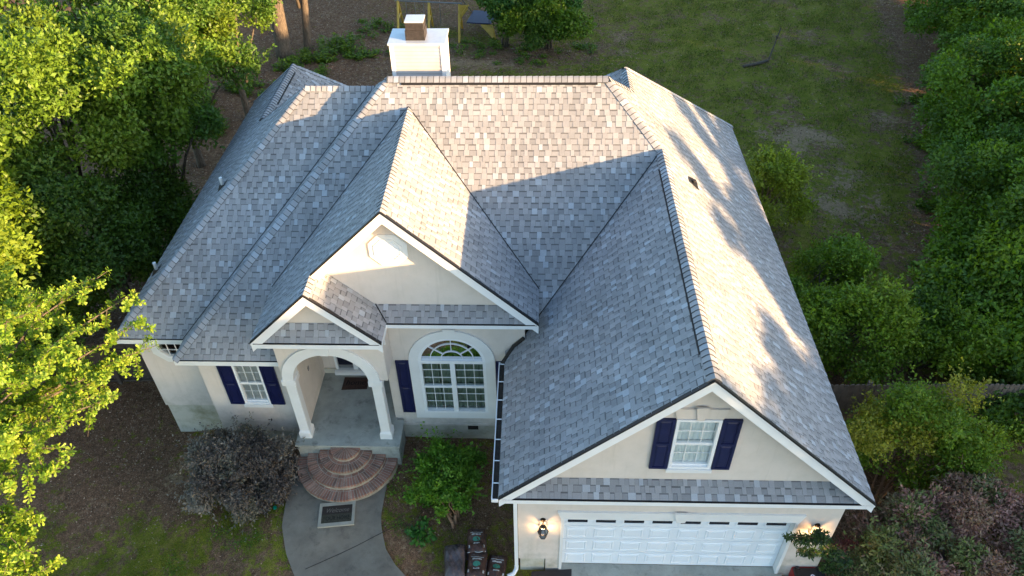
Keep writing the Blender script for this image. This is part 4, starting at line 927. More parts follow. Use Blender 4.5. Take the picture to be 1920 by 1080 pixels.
# swing set behind the chimney
sw_ = empty('swing_set', (0,0,0), 'old yellow metal swing set at the edge of the woods behind the chimney', 'swing set'); sy = 32.2; sz = -.5
b = MB(); b.tube([(-7.5,sy+.3,sz+1.72),(-3.75,sy-.4,sz+1.80)], .04, 8); b.build('top_beam', 'galvanised', sw_)
for fx_ in (-7.35, -5.6, -3.9):
    yy = sy+.3-(fx_+7.5)*.187
    for s in (-1, 1):
        b = MB(); b.tube([(fx_-.02,yy+s*1.0,sz),(fx_,yy,sz+1.72)], .065, 8); b.build('leg', 'yellow_paint', sw_)
    b = MB(); b.tube([(fx_,yy-.5,sz+.85),(fx_,yy+.5,sz+.85)], .035, 6); b.build('cross_brace', 'yellow_paint', sw_)
b = MB(); b.poly([(-3.88,32.0-.55,sz+1.0),(-3.4,32.4,sz+1.5),(-3.86,31.7,sz+1.75)]); b.hexa([(-3.88,31.5,sz+1.05),(-3.5,32.1,sz+1.4),(-3.5,32.1,sz+1.6),(-3.88,31.5,sz+1.3)], [(-3.84,31.48,sz+1.05),(-3.46,32.08,sz+1.4),(-3.46,32.08,sz+1.6),(-3.84,31.48,sz+1.3)]); b.build('gusset_plate', 'yellow_paint', sw_)
for fx_ in (-6.9, -6.4, -5.9, -5.0):
    yy = sy+.3-(fx_+7.5)*.187; b = MB(); b.tube([(fx_,yy,sz+1.68),(fx_,yy-.05,sz+.6)], .016, 5); b.build('swing_chain', 'galvanised', sw_)
b = MB(); b.box(-6.95, -6.35, sy+.0, sy+.25, sz+.55, sz+.6); b.build('seat', 'blue_vinyl', sw_); root_at(sw_, (-5.6, sy, sz))
gl = empty('glider_seat', (0,0,0), 'low blue platform swing on yellow frame, right of the yellow swing set', 'swing'); 
b = MB(); b.hexa([(-3.55,31.7,.25),(-2.2,31.5,.25),(-1.9,33.0,.30),(-3.25,33.3,.30)], [(-3.55,31.7,.31),(-2.2,31.5,.31),(-1.9,33.0,.36),(-3.25,33.3,.36)]); b.build('platform', 'blue_vinyl', gl)
for p, q in (((-3.3,33.0,.36),(-3.95,31.9,1.75)), ((-2.3,31.8,.33),(-2.35,31.8,1.75))):
    b = MB(); b.tube([p, q], .03, 6); b.build('hanger', 'galvanised', gl)
b = MB(); b.hexa([(-2.75,31.5,.2),(-2.1,31.45,.2),(-1.9,31.2,-.5),(-2.0,31.15,-.5)], [(-2.75,31.6,.24),(-2.1,31.55,.24),(-1.9,31.3,-.5),(-2.0,31.25,-.5)]); b.build('foot', 'yellow_paint', gl)
b = MB(); b.box(-1.9,-1.6,32.4,33.0,.1,.3); b.build('foot', 'yellow_paint', gl); root_at(gl, (-2.7, 32.2, -.5))
# fallen timber on the back lawn
lg = empty('broken_post', (0,0,0), 'weathered dark timber on the back lawn with a thin pole rising from one end', 'timber')
b = MB(); b.tube([(10.85,27.7,-.42),(11.6,27.95,-.41),(12.25,28.3,-.38)], [.08,.075,.07], 7); b.build('beam', 'driftwood', lg)
b = MB(); b.tube([(12.25,28.3,-.4),(12.45,28.6,.1),(12.75,29.0,1.05)], [.045,.04,.03], 6); b.tube([(12.6,28.8,.6),(12.55,28.7,.75)], .05, 6); b.build('pole', 'driftwood', lg); root_at(lg, (11.6, 28, -.5))
tg = MB(); tg.tube([(-6.12,1.38,gz(-6.12,1.38)+.01),(-6.12,1.38,gz(-6.12,1.38)+.05)], [.05,.045], 12); tag(tg.build('valve_cover', 'teal_plastic'), 'small teal green plastic cap on the grass left of the walkway', 'cap')
# fences
def fence(x0, x1, y0, y1, z0, zt, mat, label, w_=.14, seed=1):
    t = empty('wooden_fence', (0,0,0), label, 'fence'); r = random.Random(seed); L = math.hypot(x1-x0, y1-y0); n = int(L/w_); dx, dy_ = (x1-x0)/L, (y1-y0)/L
    b = MB()
    for k in range(n):
        s0, s1 = k*w_+.006, (k+1)*w_-.006; h = zt+r.uniform(-.02, .03); o = r.uniform(-.006, .006)
        px_, py_ = -dy_*.01, dx*.01
        P = lambda s, z, d: (x0+dx*s-dy_*d, y0+dy_*s+dx*d, z)
        zz = [(s0, z0), (s1, z0), (s1, h-.04), (s1-.03, h), (s0+.03, h), (s0, h-.04)]
        b.hexa([P(s, z, o) for s, z in zz], [P(s, z, o+.02) for s, z in zz])
    b.build('picket', mat, t); 
    b = MB()
    for z in (z0+.3, zt-.3): b.hexa([P(0,z,.03),P(L,z,.03),P(L,z+.08,.03),P(0,z+.08,.03)], [P(0,z,.07),P(L,z,.07),P(L,z+.08,.07),P(0,z+.08,.07)])
    b.build('rail', mat, t)
    for k in range(int(L/2.4)+1):
        s = k*2.4; b = MB(); b.hexa([P(s-.05,z0,.071),P(s+.05,z0,.071),P(s+.05,z0,.17),P(s-.05,z0,.17)], [P(s-.05,zt+.0,.071),P(s+.05,zt+.0,.071),P(s+.05,zt+.0,.17),P(s-.05,zt+.0,.17)]); b.build('post', mat, t)
    root_at(t, (x0, y0, z0)); return t
fence(6.86, 22, 4.5, 4.8, -.5, 1.42, 'fence_wood', 'weathered board fence running right from the garage wall behind the bushes', seed=3)
fence(-9.9, -19, 6.3, 6.0, -.9, 1.0, 'fence_dark', 'dark board fence running left from the corner of the left wing', seed=4)

# ---------------------------------------------------------------- foliage
def quads_object(name, co, colr, mat, parent=None, nv=4):
    """co: (n,nv,3) leaf corners, colr: (n,3)"""
    n = len(co); me = bpy.data.meshes.new(name); me.vertices.add(n*nv); me.vertices.foreach_set('co', co.reshape(-1).astype(np.float32))
    me.loops.add(n*nv); me.loops.foreach_set('vertex_index', np.arange(n*nv, dtype=np.int32))
    me.polygons.add(n); me.polygons.foreach_set('loop_start', np.arange(0, n*nv, nv, dtype=np.int32)); me.update(calc_edges=True)
    a = me.color_attributes.new('Col', 'FLOAT_COLOR', 'POINT')
    c = np.concatenate([np.repeat(colr, nv, 0), np.ones((n*nv, 1))], 1); a.data.foreach_set('color', c.reshape(-1).astype(np.float32))
    return link(name, me, mat, parent)
def unit(v): return v/np.maximum(np.linalg.norm(v, axis=-1, keepdims=True), 1e-9)
def leaf_quads(P, D, Nn, L, W_, fold=.0):
    """diamond leaves: base P, direction D, normal Nn"""
    Sd = unit(np.cross(D, Nn)); L = L[:, None]; W_ = W_[:, None]
    return np.stack([P, P+D*L*.55+Sd*W_*.5-Nn*L*fold, P+D*L, P+D*L*.55-Sd*W_*.5-Nn*L*fold], 1)
def lobes(g, c, r, n, rr, zlow=-.6):
    """sub-clumps spread over the shell of an ellipsoid crown"""
    d = unit(g.normal(size=(n*3, 3))); d = d[d[:, 2] > zlow][:n]
    q = g.uniform(.45, .95, (len(d), 1)); C_ = np.array(c)+d*np.array(r)*q
    return C_, g.uniform(rr[0], rr[1], len(d)), d
def crown(seed, c, r, nleaf, leaf, pal, nlobe=26, rr=(.5, 1.0), zlow=-.6, jit=.25, up=.45, aspect=.55, inner=.12, droop=0, spray=0):
    g = np.random.default_rng(seed); C_, Rr, Dd = lobes(g, c, r, nlobe, rr, zlow)
    wts = Rr**2; idx = g.choice(len(C_), nleaf, p=wts/wts.sum())
    d = unit(g.normal(size=(nleaf, 3))+np.array([0, 0, .25])+Dd[idx]*.5)
    rad = Rr[idx][:, None]*(1-np.abs(g.normal(0, jit, (nleaf, 1)))).clip(.05, 1.3)
    inn = g.random(nleaf) < inner; rad[inn] *= g.uniform(.2, .9, (inn.sum(), 1))
    # bumpy lobes: stretch with a low-frequency pattern in direction space
    ph = g.uniform(0, 6.28, (len(C_), 3)); bmp_ = 1+.22*np.sin(d[:, 0]*5+ph[idx, 0])*np.sin(d[:, 1]*5+ph[idx, 1])+.12*np.sin(d[:, 2]*9+ph[idx, 2])
    P = C_[idx]+d*rad*bmp_[:, None]*np.array([1, 1, .8])
    if spray:   # loose shoots poking out of the clumps
        ns = int(spray); k = g.choice(nleaf, ns); dirs = unit(d[k]+np.array([0, 0, .5])+g.normal(0, .35, (ns, 3))); per = 14
        Q = P[k][:, None]+dirs[:, None]*g.uniform(.15, .65, (ns, 1, 1))*np.linspace(.1, 1, per)[None, :, None]+g.normal(0, .02, (ns, per, 3))
        P = np.concatenate([P, Q.reshape(-1, 3)]); d = np.concatenate([d, np.repeat(dirs, per, 0)]); idx = np.concatenate([idx, np.repeat(idx[k], per)])
    n = len(P); D = unit(g.normal(size=(n, 3))+d*.6+np.array([0, 0, -droop])); Nn = unit(d*.5+np.array([0, 0, up])+g.normal(0, .45, (n, 3)))
    Nn = unit(Nn-D*(Nn*D).sum(1, keepdims=True)); L = leaf*g.uniform(.6, 1.3, n)
    co = leaf_quads(P, D, Nn, L, L*aspect, .06)
    pal = np.array(pal); tone = g.choice(len(pal), len(C_)); ltone = g.choice(len(pal), n)
    col = pal[tone[idx]]*.75+pal[ltone]*.25; col = col*g.uniform(.7, 1.3, (n, 1))*np.repeat(1, n)[:, None]
    return co, col, C_, Rr
def limbs(mb, base, C_, g, r0, split=.35, mb_r=.03):
    base = V(base)
    for c in C_:
        c = V(c); t = base+(c-base)*split; t.x = base.x+(c.x-base.x)*split*.5; t.y = base.y+(c.y-base.y)*split*.5
        m_ = (t+c)/2+V((g.normal()*.12, g.normal()*.12, .15)); mb.tube([t, m_, c], [r0*.45, r0*.3, mb_r*.5], 6)
def tree(name, label, cat, seed, base, trunk_r, c, r, nleaf, leaf, pal, lm='leaf_green', bm_='bark_brown', group=None, nlimb=9, multi=1, **kw):
    t = empty(name, (0,0,0), label, cat, group); g = np.random.default_rng(seed+999)
    co, col, C_, Rr = crown(seed, c, r, nleaf, leaf, pal, **kw)
    quads_object('crown', co, col, lm, t)
    mb = MB(); b = V(base); cc_ = V(c)
    for k in range(multi):
        o = V((g.normal()*.12, g.normal()*.12, 0)) if multi > 1 else V((0, 0, 0)); top = V((cc_.x+(g.normal()*r[0]*.25 if multi > 1 else 0), cc_.y+(g.normal()*r[1]*.25 if multi > 1 else 0), cc_.z+r[2]*.2))
        mid = (b+o+top)/2+V((g.normal()*.1, g.normal()*.1, 0)); mb.tube([b+o-V((0,0,.2)), b+o+V((0,0,.3)), mid, top], [trunk_r*1.25, trunk_r, trunk_r*.72, trunk_r*.3], 9)
    idx = g.permutation(len(C_))[:nlimb]; limbs(mb, b, C_[idx], g, trunk_r, .4)
    mb.build('trunk' if multi == 1 else 'stems', bm_, t, smooth=True)
    root_at(t, tuple(b)); return t
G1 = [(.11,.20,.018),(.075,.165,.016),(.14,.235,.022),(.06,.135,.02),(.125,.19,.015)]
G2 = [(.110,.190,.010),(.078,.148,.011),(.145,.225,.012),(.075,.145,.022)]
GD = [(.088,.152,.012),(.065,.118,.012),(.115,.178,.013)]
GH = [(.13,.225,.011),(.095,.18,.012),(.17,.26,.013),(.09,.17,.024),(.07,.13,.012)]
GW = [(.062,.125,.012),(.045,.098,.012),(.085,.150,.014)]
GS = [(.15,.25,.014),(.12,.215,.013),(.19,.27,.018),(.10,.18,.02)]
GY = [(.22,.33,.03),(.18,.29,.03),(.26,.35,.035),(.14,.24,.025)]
# --- left woods beside the house
LW = 'trees in the woods left of the house'
def T_(i, label, c, r, n, base=None, leaf=.15, pal=G1, cat='tree', nl=30, rr=(.55, 1.05), tr=.16, name='broadleaf_tree', group=LW, **k):
    b = base or (c[0]-.4, c[1]+.2, gz(c[0], c[1])); return tree(name, label, cat, i, b, tr, c, r, n, leaf, pal, nlobe=nl, rr=rr, group=group, **k)
T_(1, 'tall sunlit broadleaf tree filling the top left corner of the photo', (-14.9,12.0,5.6), (3.0,3.2,3.4), 42000, spray=500)
T_(2, 'rounded sunlit tree standing nearest the rear left corner of the roof', (-12.5,13.2,4.8), (1.7,2.2,3.1), 34000, pal=G1, spray=400)
T_(3, 'leafy tree behind the rounded one at the wood edge', (-13.6,18.2,4.6), (2.6,2.6,3.2), 24000, pal=G1, spray=300)
T_(4, 'wide tree at the left picture edge, halfway down the woods', (-15.5,8.2,4.2), (2.4,2.6,3.2), 30000, pal=G2+GW, spray=300)
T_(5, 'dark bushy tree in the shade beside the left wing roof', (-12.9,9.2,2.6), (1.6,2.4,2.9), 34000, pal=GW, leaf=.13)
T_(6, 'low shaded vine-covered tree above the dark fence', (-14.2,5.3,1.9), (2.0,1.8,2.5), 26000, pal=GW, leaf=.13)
T_(7, 'bright yellow-green tree catching sun at the left edge above the oak', (-13.35,4.4,5.6), (1.2,1.2,1.5), 12000, pal=GY, spray=260, leaf=.14, lm='leaf_bright')
T_(8, 'slim tree with a sunlit hanging branch beside the big bare trunk', (-12.6,22.0,4.6), (1.5,1.9,1.9), 9000, pal=G1, nl=14, rr=(.4,.7), spray=400)
T_(9, 'dense shrubby tree at the woods floor behind the left wing', (-12.6,11.2,1.2), (1.5,2.6,2.0), 20000, pal=GW, leaf=.13)
T_(10, 'far sunlit tree at the top edge, left of the bare trunks', (-18.5,21.0,5.5), (3.2,3.2,4.0), 26000, pal=G1, leaf=.18, spray=200)
# tall trees with bare trunks, rear left
def big_trunk(i, base, r_, h, label, n, leafc, leafr, pal, ivy=0):
    t = T_(i, label, leafc, leafr, n, base=base, tr=r_, pal=pal, leaf=.17, nl=20, rr=(.5,1.0), name='tall_tree', group='tall trees with bare trunks at the rear left', spray=150)
    return t
big_trunk(20, (-13.14,29.2,-.5), .42, 12, 'tall tree with a thick bare grey-brown trunk at the rear left', 16000, (-13.3,31.5,10.6), (2.6,2.6,2.2), G2)
big_trunk(21, (-12.07,30.1,-.5), .23, 12, 'tall tree with a slim pale trunk wrapped in ivy', 16000, (-11.6,29.9,5.6), (1.3,1.4,2.6), G2)
for i, (x, y) in enumerate(((-20,30),(-26,24),(-17,36),(-9,38),(-24,38),(-3,41),(4,42.5),(-30,31),(-13,42),(11,44),(19,45))):
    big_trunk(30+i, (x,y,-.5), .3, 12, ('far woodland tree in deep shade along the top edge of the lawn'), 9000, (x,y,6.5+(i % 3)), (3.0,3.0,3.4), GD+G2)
for o in [o for o in COL.objects if o.get('label', '').startswith('far woodland')]: o['group'] = 'far woodland trees'
# bushes at the far end of the lawn
T_(50, 'round leafy bush at the far edge of the lawn beside the blue swing', (-1.0,30.2,1.7), (1.5,1.5,1.7), 14000, pal=G2+[(.06,.16,.03)], leaf=.17, cat='bush', nl=22, rr=(.45,.8), name='leafy_bush', group='bushes at the far end of the lawn', multi=4, tr=.06)
T_(51, 'larger drooping bush right of the round one at the far edge of the lawn', (1.2,29.9,1.7), (2.0,1.6,1.9), 20000, pal=G2+[(.06,.17,.03)], leaf=.17, cat='bush', nl=26, rr=(.5,.9), name='leafy_bush', group='bushes at the far end of the lawn', multi=4, tr=.06, droop=.5)
# --- hedge along the right boundary
HG = 'overgrown hedge trees along the right boundary'
hedge = [(26.6,38,3.2,3.0),(25.2,33.5,3.0,2.8),(23.7,29,3.1,2.8),(22.4,25,3.2,2.7),(21.1,21.2,3.2,2.7),(19.8,17.8,3.3,2.6),(18.4,14.4,3.2,2.5),(17.0,11.4,3.0,2.3),(15.2,8.9,2.7,2.1),(13.7,6.9,2.0,1.6),
         (29.5,33,4.5,3.2),(27,27,4.6,3.2),(24.6,21.5,4.6,3.2),(22.4,16.5,4.4,3.0),(19.6,11.6,4.2,2.8),(17.0,7.6,3.6,2.4)]
hl = ['farthest','second farthest','third from the far end','fourth from the far end','fifth from the far end','sixth from the far end','seventh from the far end','eighth from the far end','ninth from the far end, near the fence','nearest, directly behind the fence',
      'tallest at the far end','tall and dark beyond the fourth','tall and dense beyond the fifth','tall at mid height of the photo edge','tall with sunlit top at the right edge','tall one nearest the fence at the right edge']
for i, (x, y, z, r_) in enumerate(hedge):
    x -= 2.0 if y > 16 else 1.4 if y > 10 else .5
    T_(60+i, 'hedge tree of the right boundary, '+hl[i], (x,y,z-.6), (r_,r_,z*.9), 24000 if i in range(3, 10) else 19000, pal=GH if i % 3 else GH+G1[:2], leaf=.15, nl=34, rr=(.5,1.0), name='hedge_tree', group=HG, zlow=-.8, multi=2, tr=.09)
for i, (x, y) in enumerate(((31,30),(30,24),(28,18),(26,13),(24,8.5),(23,4),(33,36),(21.5,12.5),(24,17.5),(26.5,23),(28.5,29))):  # hidden row added to stop sun leaking through the hedge
    T_(95+i, 'extra tree added behind the hedge row to keep sun off the lawn', (x,y,3.2), (2.6,3.0,3.9), 9000, pal=GD, leaf=.24, nl=30, rr=(.6,1.0), name='hedge_tree', group='added sun-blocking trees behind the boundary hedge', zlow=-1, tr=.12)
for i, (x, y) in enumerate(((23.5,20.7),(22.3,17.6),(25,24.2),(26.3,28),(21.3,14.6),(27.5,32))):  # unseen shrubs added to close low gaps where sun came through
    T_(140+i, 'low hidden shrub added beneath the boundary hedge trees to block sun', (x,y,.7), (1.6,2.2,1.5), 8000, pal=GD, leaf=.16, cat='shrub', nl=20, rr=(.5,.8), name='sun_block_shrub', group='shrubs added beneath the hedge to block sun', zlow=-1, multi=3, tr=.04)
# --- shrubs by the right wall
T_(80, 'small tree beside the rear of the garage roof, yellow sunlight put into its leaf colour', (9.0,14.0,1.1), (1.0,1.15,1.7), 8000, pal=[(.24,.30,.02),(.18,.25,.02),(.28,.31,.03)], leaf=.12, cat='tree', nl=20, rr=(.3,.55), name='small_tree', group=None, multi=5, tr=.04, spray=200, bm_='bark_myrtle')  # stands in shade; the sunlight is painted into the yellow leaf colours
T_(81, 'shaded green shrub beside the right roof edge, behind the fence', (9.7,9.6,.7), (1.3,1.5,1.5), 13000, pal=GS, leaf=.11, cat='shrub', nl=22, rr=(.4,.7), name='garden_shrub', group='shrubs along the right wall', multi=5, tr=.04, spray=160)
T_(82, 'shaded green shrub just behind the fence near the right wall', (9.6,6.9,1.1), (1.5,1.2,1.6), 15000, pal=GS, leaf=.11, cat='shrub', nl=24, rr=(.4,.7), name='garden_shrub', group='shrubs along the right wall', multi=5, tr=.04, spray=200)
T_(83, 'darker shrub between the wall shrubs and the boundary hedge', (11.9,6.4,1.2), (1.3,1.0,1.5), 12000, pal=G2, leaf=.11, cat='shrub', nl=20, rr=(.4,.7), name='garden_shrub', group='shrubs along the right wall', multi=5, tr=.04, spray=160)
T_(84, 'fine-leaved crape myrtle spreading in front of the board fence', (9.8,2.9,1.5), (1.7,1.15,1.6), 30000, base=(9.0,2.1,-.2), pal=[(.17,.26,.015),(.22,.29,.018),(.13,.22,.015),(.32,.29,.03)], leaf=.085, cat='tree', nl=40, rr=(.35,.62), name='crape_myrtle', group=None, multi=6, tr=.035, spray=420, bm_='bark_myrtle')
T_(87, 'low leafy shrub against the board fence near the right picture edge', (13.4,4.35,.6), (1.1,.4,.95), 5000, pal=G2, leaf=.11, cat='shrub', nl=16, rr=(.25,.5), name='fence_shrub', group=None, multi=3, tr=.02, spray=80)
MP = [(.36,.17,.13),(.27,.14,.10),(.46,.22,.18),(.14,.18,.045),(.18,.22,.05),(.26,.19,.10),(.13,.16,.05)]
T_(85, 'spreading japanese maple with dusky red-purple leaves in the lower right corner', (10.1,.0,1.15), (2.5,1.5,.95), 90000, base=(9.6,-.9,-.2), pal=MP, leaf=.11, cat='tree', nl=85, rr=(.3,.5), name='japanese_maple', group=None, lm='leaf_purple', multi=4, tr=.06, aspect=.36, spray=300)
T_(86, 'smaller red-tinged maple between the tool chest and the large maple', (7.95,-.3,.6), (.8,.7,.8), 14000, base=(8.0,-.6,-.2), pal=MP+[(.22,.035,.04)], leaf=.075, cat='tree', nl=16, rr=(.2,.38), name='young_maple', group=None, lm='leaf_purple', multi=3, tr=.03, aspect=.28, spray=80)
# green maple bough in front of the garage lantern
t = empty('maple_bough', (0,0,0), 'green-leaved maple sapling arching in front of the right garage lantern', 'sapling')
g = np.random.default_rng(88); P = []
for c, r_, n in (((6.05,-.35,2.05),(.30,.12,.12),300),((6.40,-.33,2.10),(.22,.16,.14),420),((6.25,-.38,1.58),(.28,.12,.10),260),((6.72,-.34,1.58),(.26,.16,.14),420),((7.05,-.36,1.25),(.26,.16,.16),420),((6.85,-.38,.95),(.24,.14,.12),260),((7.35,-.42,.85),(.28,.2,.25),420),((5.75,-.33,2.10),(.14,.05,.04),60)):
    P.append(np.array(c)+unit(g.normal(size=(n,3)))*np.array(r_)*g.random((n,1))**.5)
P = np.concatenate(P); n = len(P); D = unit(g.normal(size=(n,3))+np.array([-.5,-.2,-.3])); Nn = unit(np.array([0,-.5,.8])+g.normal(0,.4,(n,3))); Nn = unit(Nn-D*(Nn*D).sum(1,keepdims=True)); L = g.uniform(.06,.12,n)
quads_object('crown', leaf_quads(P, D, Nn, L, L*.34, .05), np.array([(.035,.075,.015),(.05,.10,.02),(.03,.05,.02)])[g.choice(3,n)], 'leaf_green', t)
mb = MB(); mb.tube([(7.6,-.5,-.2),(7.45,-.45,.8),(7.1,-.36,1.3),(6.6,-.34,1.75),(6.2,-.34,2.1),(5.75,-.33,2.12)], [.03,.025,.02,.016,.01,.005], 6); mb.tube([(7.0,-.36,1.38),(6.5,-.37,1.55),(6.0,-.38,1.6)], [.014,.01,.004], 5); mb.tube([(7.35,-.42,.95),(7.0,-.38,.95),(6.65,-.38,.92)], [.014,.01,.004], 5); mb.build('stems', 'bark_myrtle', t, smooth=True); root_at(t, (7.6,-.5,-.2))
# --- front garden shrubs
T_(90, 'rounded weeping shrub of dark purple-grey leaves left of the porch', (-7.2,2.15,.55), (1.32,.95,.95), 72000, base=(-7.1,2.1,-.1), pal=[(.125,.105,.09),(.085,.068,.06),(.22,.20,.17),(.055,.044,.04),(.13,.125,.09)], leaf=.085, cat='shrub', nl=60, rr=(.28,.42), name='loropetalum_shrub' if False else 'purple_shrub', group=None, lm='leaf_purple', multi=4, tr=.03, aspect=.4, zlow=-.5, droop=.7, spray=500)
for i, (c, r_, n) in enumerate((((-1.85,2.0,.50),(1.25,1.05,.55),17000),)):
    T_(91, 'light green leafy shrub below the arched window', c, r_, n, base=(-1.55,1.15,-.1), pal=[(.13,.27,.02),(.10,.23,.02),(.16,.30,.028),(.08,.18,.02)], leaf=.085, cat='shrub', nl=38, rr=(.15,.27), name='green_shrub', zlow=-.9, group=None, multi=3, tr=.04, bm_='bark_myrtle', spray=140)
T_(92, 'low tuft of broad bright leaves on the lawn between walkway and mulch bags', (-2.38,.82,.06), (.30,.30,.18), 420, base=(-2.38,.82,.0), pal=[(.05,.16,.03),(.07,.19,.03)], leaf=.13, cat='plant', nl=8, rr=(.1,.18), name='broadleaf_weed', group=None, multi=2, tr=.008, aspect=.6)
# --- the oak reaching in from the lower left: rosettes of spoon-shaped leaves on visible twigs
def oak():
    t = empty('water_oak', (0,0,0), 'bright sunlit oak with spoon-shaped leaves reaching in at the lower left', 'tree'); g = np.random.default_rng(77)
    tips = []; wood = MB(); base = V((-12.2,-1.2,-.4)); hub = V((-11.6,-1.0,4.2))
    wood.tube([base, (base+hub)/2+V((.1,0,0)), hub], [.26,.22,.17], 10)
    ends = [(-7.85,2.0,5.95),(-7.35,1.55,5.75),(-7.9,1.25,5.7),(-8.0,2.6,6.3),(-8.7,3.0,6.5),(-7.85,.55,6.0),(-7.5,-.2,6.1),(-7.9,-.9,6.2),(-7.7,-1.6,6.0),(-8.3,-2.2,5.2),(-8.9,1.8,7.0),(-9.3,.8,7.2),(-9.0,-.3,7.1),(-9.3,-1.3,6.9),(-9.2,-2.3,6.2),(-9.8,2.3,6.5),(-10.2,1.0,6.9),(-10.2,-.5,7.0),(-9.9,-2.6,5.9),(-8.5,.9,6.6),(-8.6,.0,6.7),(-8.4,-1.3,6.5),(-8.1,1.9,5.2),(-8.5,.9,5.0),(-8.6,-.6,5.2),(-8.4,-2.9,4.9),(-7.9,-3.0,4.7),(-9.6,-.2,5.2),(-9.2,1.6,5.4),(-7.9,-2.75,5.3),(-10.2,3.0,5.4),(-9.0,.2,6.2),(-9.4,-1.0,6.0),(-8.2,-.2,5.6),(-8.8,-1.8,6.5)]
    for e in ends:
        e = V(e); m1 = hub+(e-hub)*.35+V((0,0,.35)); m2 = hub+(e-hub)*.7+V((g.normal()*.15,g.normal()*.15,.3)); wood.tube([hub,m1,m2,e],[.06,.04,.022,.006],6)
        for k in range(17):
            s = g.uniform(.36,1.0); a = m1.lerp(m2,(s-.35)/.35) if s < .7 else m2.lerp(e,(s-.7)/.3); dv = V((g.normal(),g.normal(),g.normal()*.45+.1)).normalized(); ln = g.uniform(.25,.75)*(1.25-s*.45); b = a+dv*ln
            wood.tube([a,(a+b)/2+V((0,0,.03)),b],[.010,.007,.003],4,cap=False)
            for q in range(int(4+ln*16)): f = g.uniform(.15,1); tips.append((a.lerp(b,f), dv))
        dv = (e-m2).normalized()
        for q in range(16): tips.append((m2.lerp(e, .3+.7*q/15)+V(g.normal(0,.035,3)), dv))
    P = np.array([tuple(p) for p, d in tips]); A = unit(np.array([tuple(d) for p, d in tips])+g.normal(0,.45,(len(tips),3))+np.array([0,0,.35]))
    nl = 8; P = np.repeat(P,nl,0); A = np.repeat(A,nl,0); n = len(P); T1 = unit(np.cross(A,g.normal(size=(n,3)))); D = unit(A*g.uniform(.1,.8,(n,1))+T1); P = P+A*g.uniform(-.05,.05,(n,1))
    Nn = unit(A+np.array([0,0,.5])+g.normal(0,.2,(n,3))); Nn = unit(Nn-D*(Nn*D).sum(1,keepdims=True)); Sd = np.cross(D,Nn); L = g.uniform(.065,.125,n)[:,None]; W_ = L*.42
    co = np.stack([P, P+D*L*.45+Sd*W_*.2, P+D*L*.82+Sd*W_*.5-Nn*L*.05, P+D*L-Nn*L*.08, P+D*L*.82-Sd*W_*.5-Nn*L*.05, P+D*L*.45-Sd*W_*.2], 1)
    pal = np.array([(.24,.36,.035),(.18,.31,.03),(.30,.39,.045),(.13,.24,.025)]); col = pal[g.choice(4,n)]*g.uniform(.75,1.2,(n,1))
    quads_object('crown', co, col, 'leaf_bright', t, 6); wood.build('branches', 'bark_brown', t, smooth=True); root_at(t, tuple(base))
oak()
# --- unseen trees added and shaped to throw the long shade across the front
FR = 'unseen trees placed beyond the right edge for shade'
for i, (x, y, z, rx, ry, rz_) in enumerate(((17,-18.5,5,2.4,2.6,4.4),(17,-15.5,4.6,2.2,2.6,4.2),(17.4,-13.8,4.6,2.2,2.0,4.2),(17,-12.0,4.3,2.2,2.6,3.9),(17.2,-9.0,4.9,2.0,1.6,4.6),(17.2,-6.9,5.1,1.7,1.2,4.7),(17.4,-7.8,5.2,1.5,1.4,4.8),(18.2,-7.3,5.2,1.7,1.6,4.7),(17.6,-8.4,5.1,1.7,1.5,4.8),(17.3,-10.6,4.6,1.5,1.4,4.0),(16.6,-4.7,4.2,1.6,1.5,3.9),(16.5,-3.6,3.5,1.5,1.3,4.3),(16.6,-5.6,4.4,1.6,1.3,4.2),(17.4,-4.2,3.4,1.5,1.8,4.3),(16.3,-2.65,4.7,1.2,.6,4.1),(17.2,-2.2,3.2,1.2,1.0,4.0),(17.3,-.6,3.0,1.2,1.0,3.2),(16.4,-1.1,2.6,1.3,.7,2.9),(17.2,-.2,4.9,.9,.5,4.6),(17.4,1.9,5.0,1.0,.5,4.9),(17.2,.6,4.3,1.5,.8,3.9),(17.4,2.0,4.5,1.6,1.1,4.1),(17.6,3.5,4.5,1.6,1.2,4.2),(17.4,5.1,4.5,1.6,1.3,4.1),(17.7,6.9,4.5,1.7,1.4,4.1),(18.2,8.8,4.1,1.7,1.4,3.9),(18.9,10.8,4.0,1.7,1.4,3.8))):
    T_(110+i, 'unseen dense tree placed outside the right edge to shade the garage front', (x+18,y-8.3,(z+rz_+2.9)*.5), (rx*1.1,ry,(z+rz_+2.9)*.5), 12000, pal=GD, leaf=.28, nl=34, rr=(.5,.85), name='shade_tree', group=FR, zlow=-1, jit=.35, inner=.3)

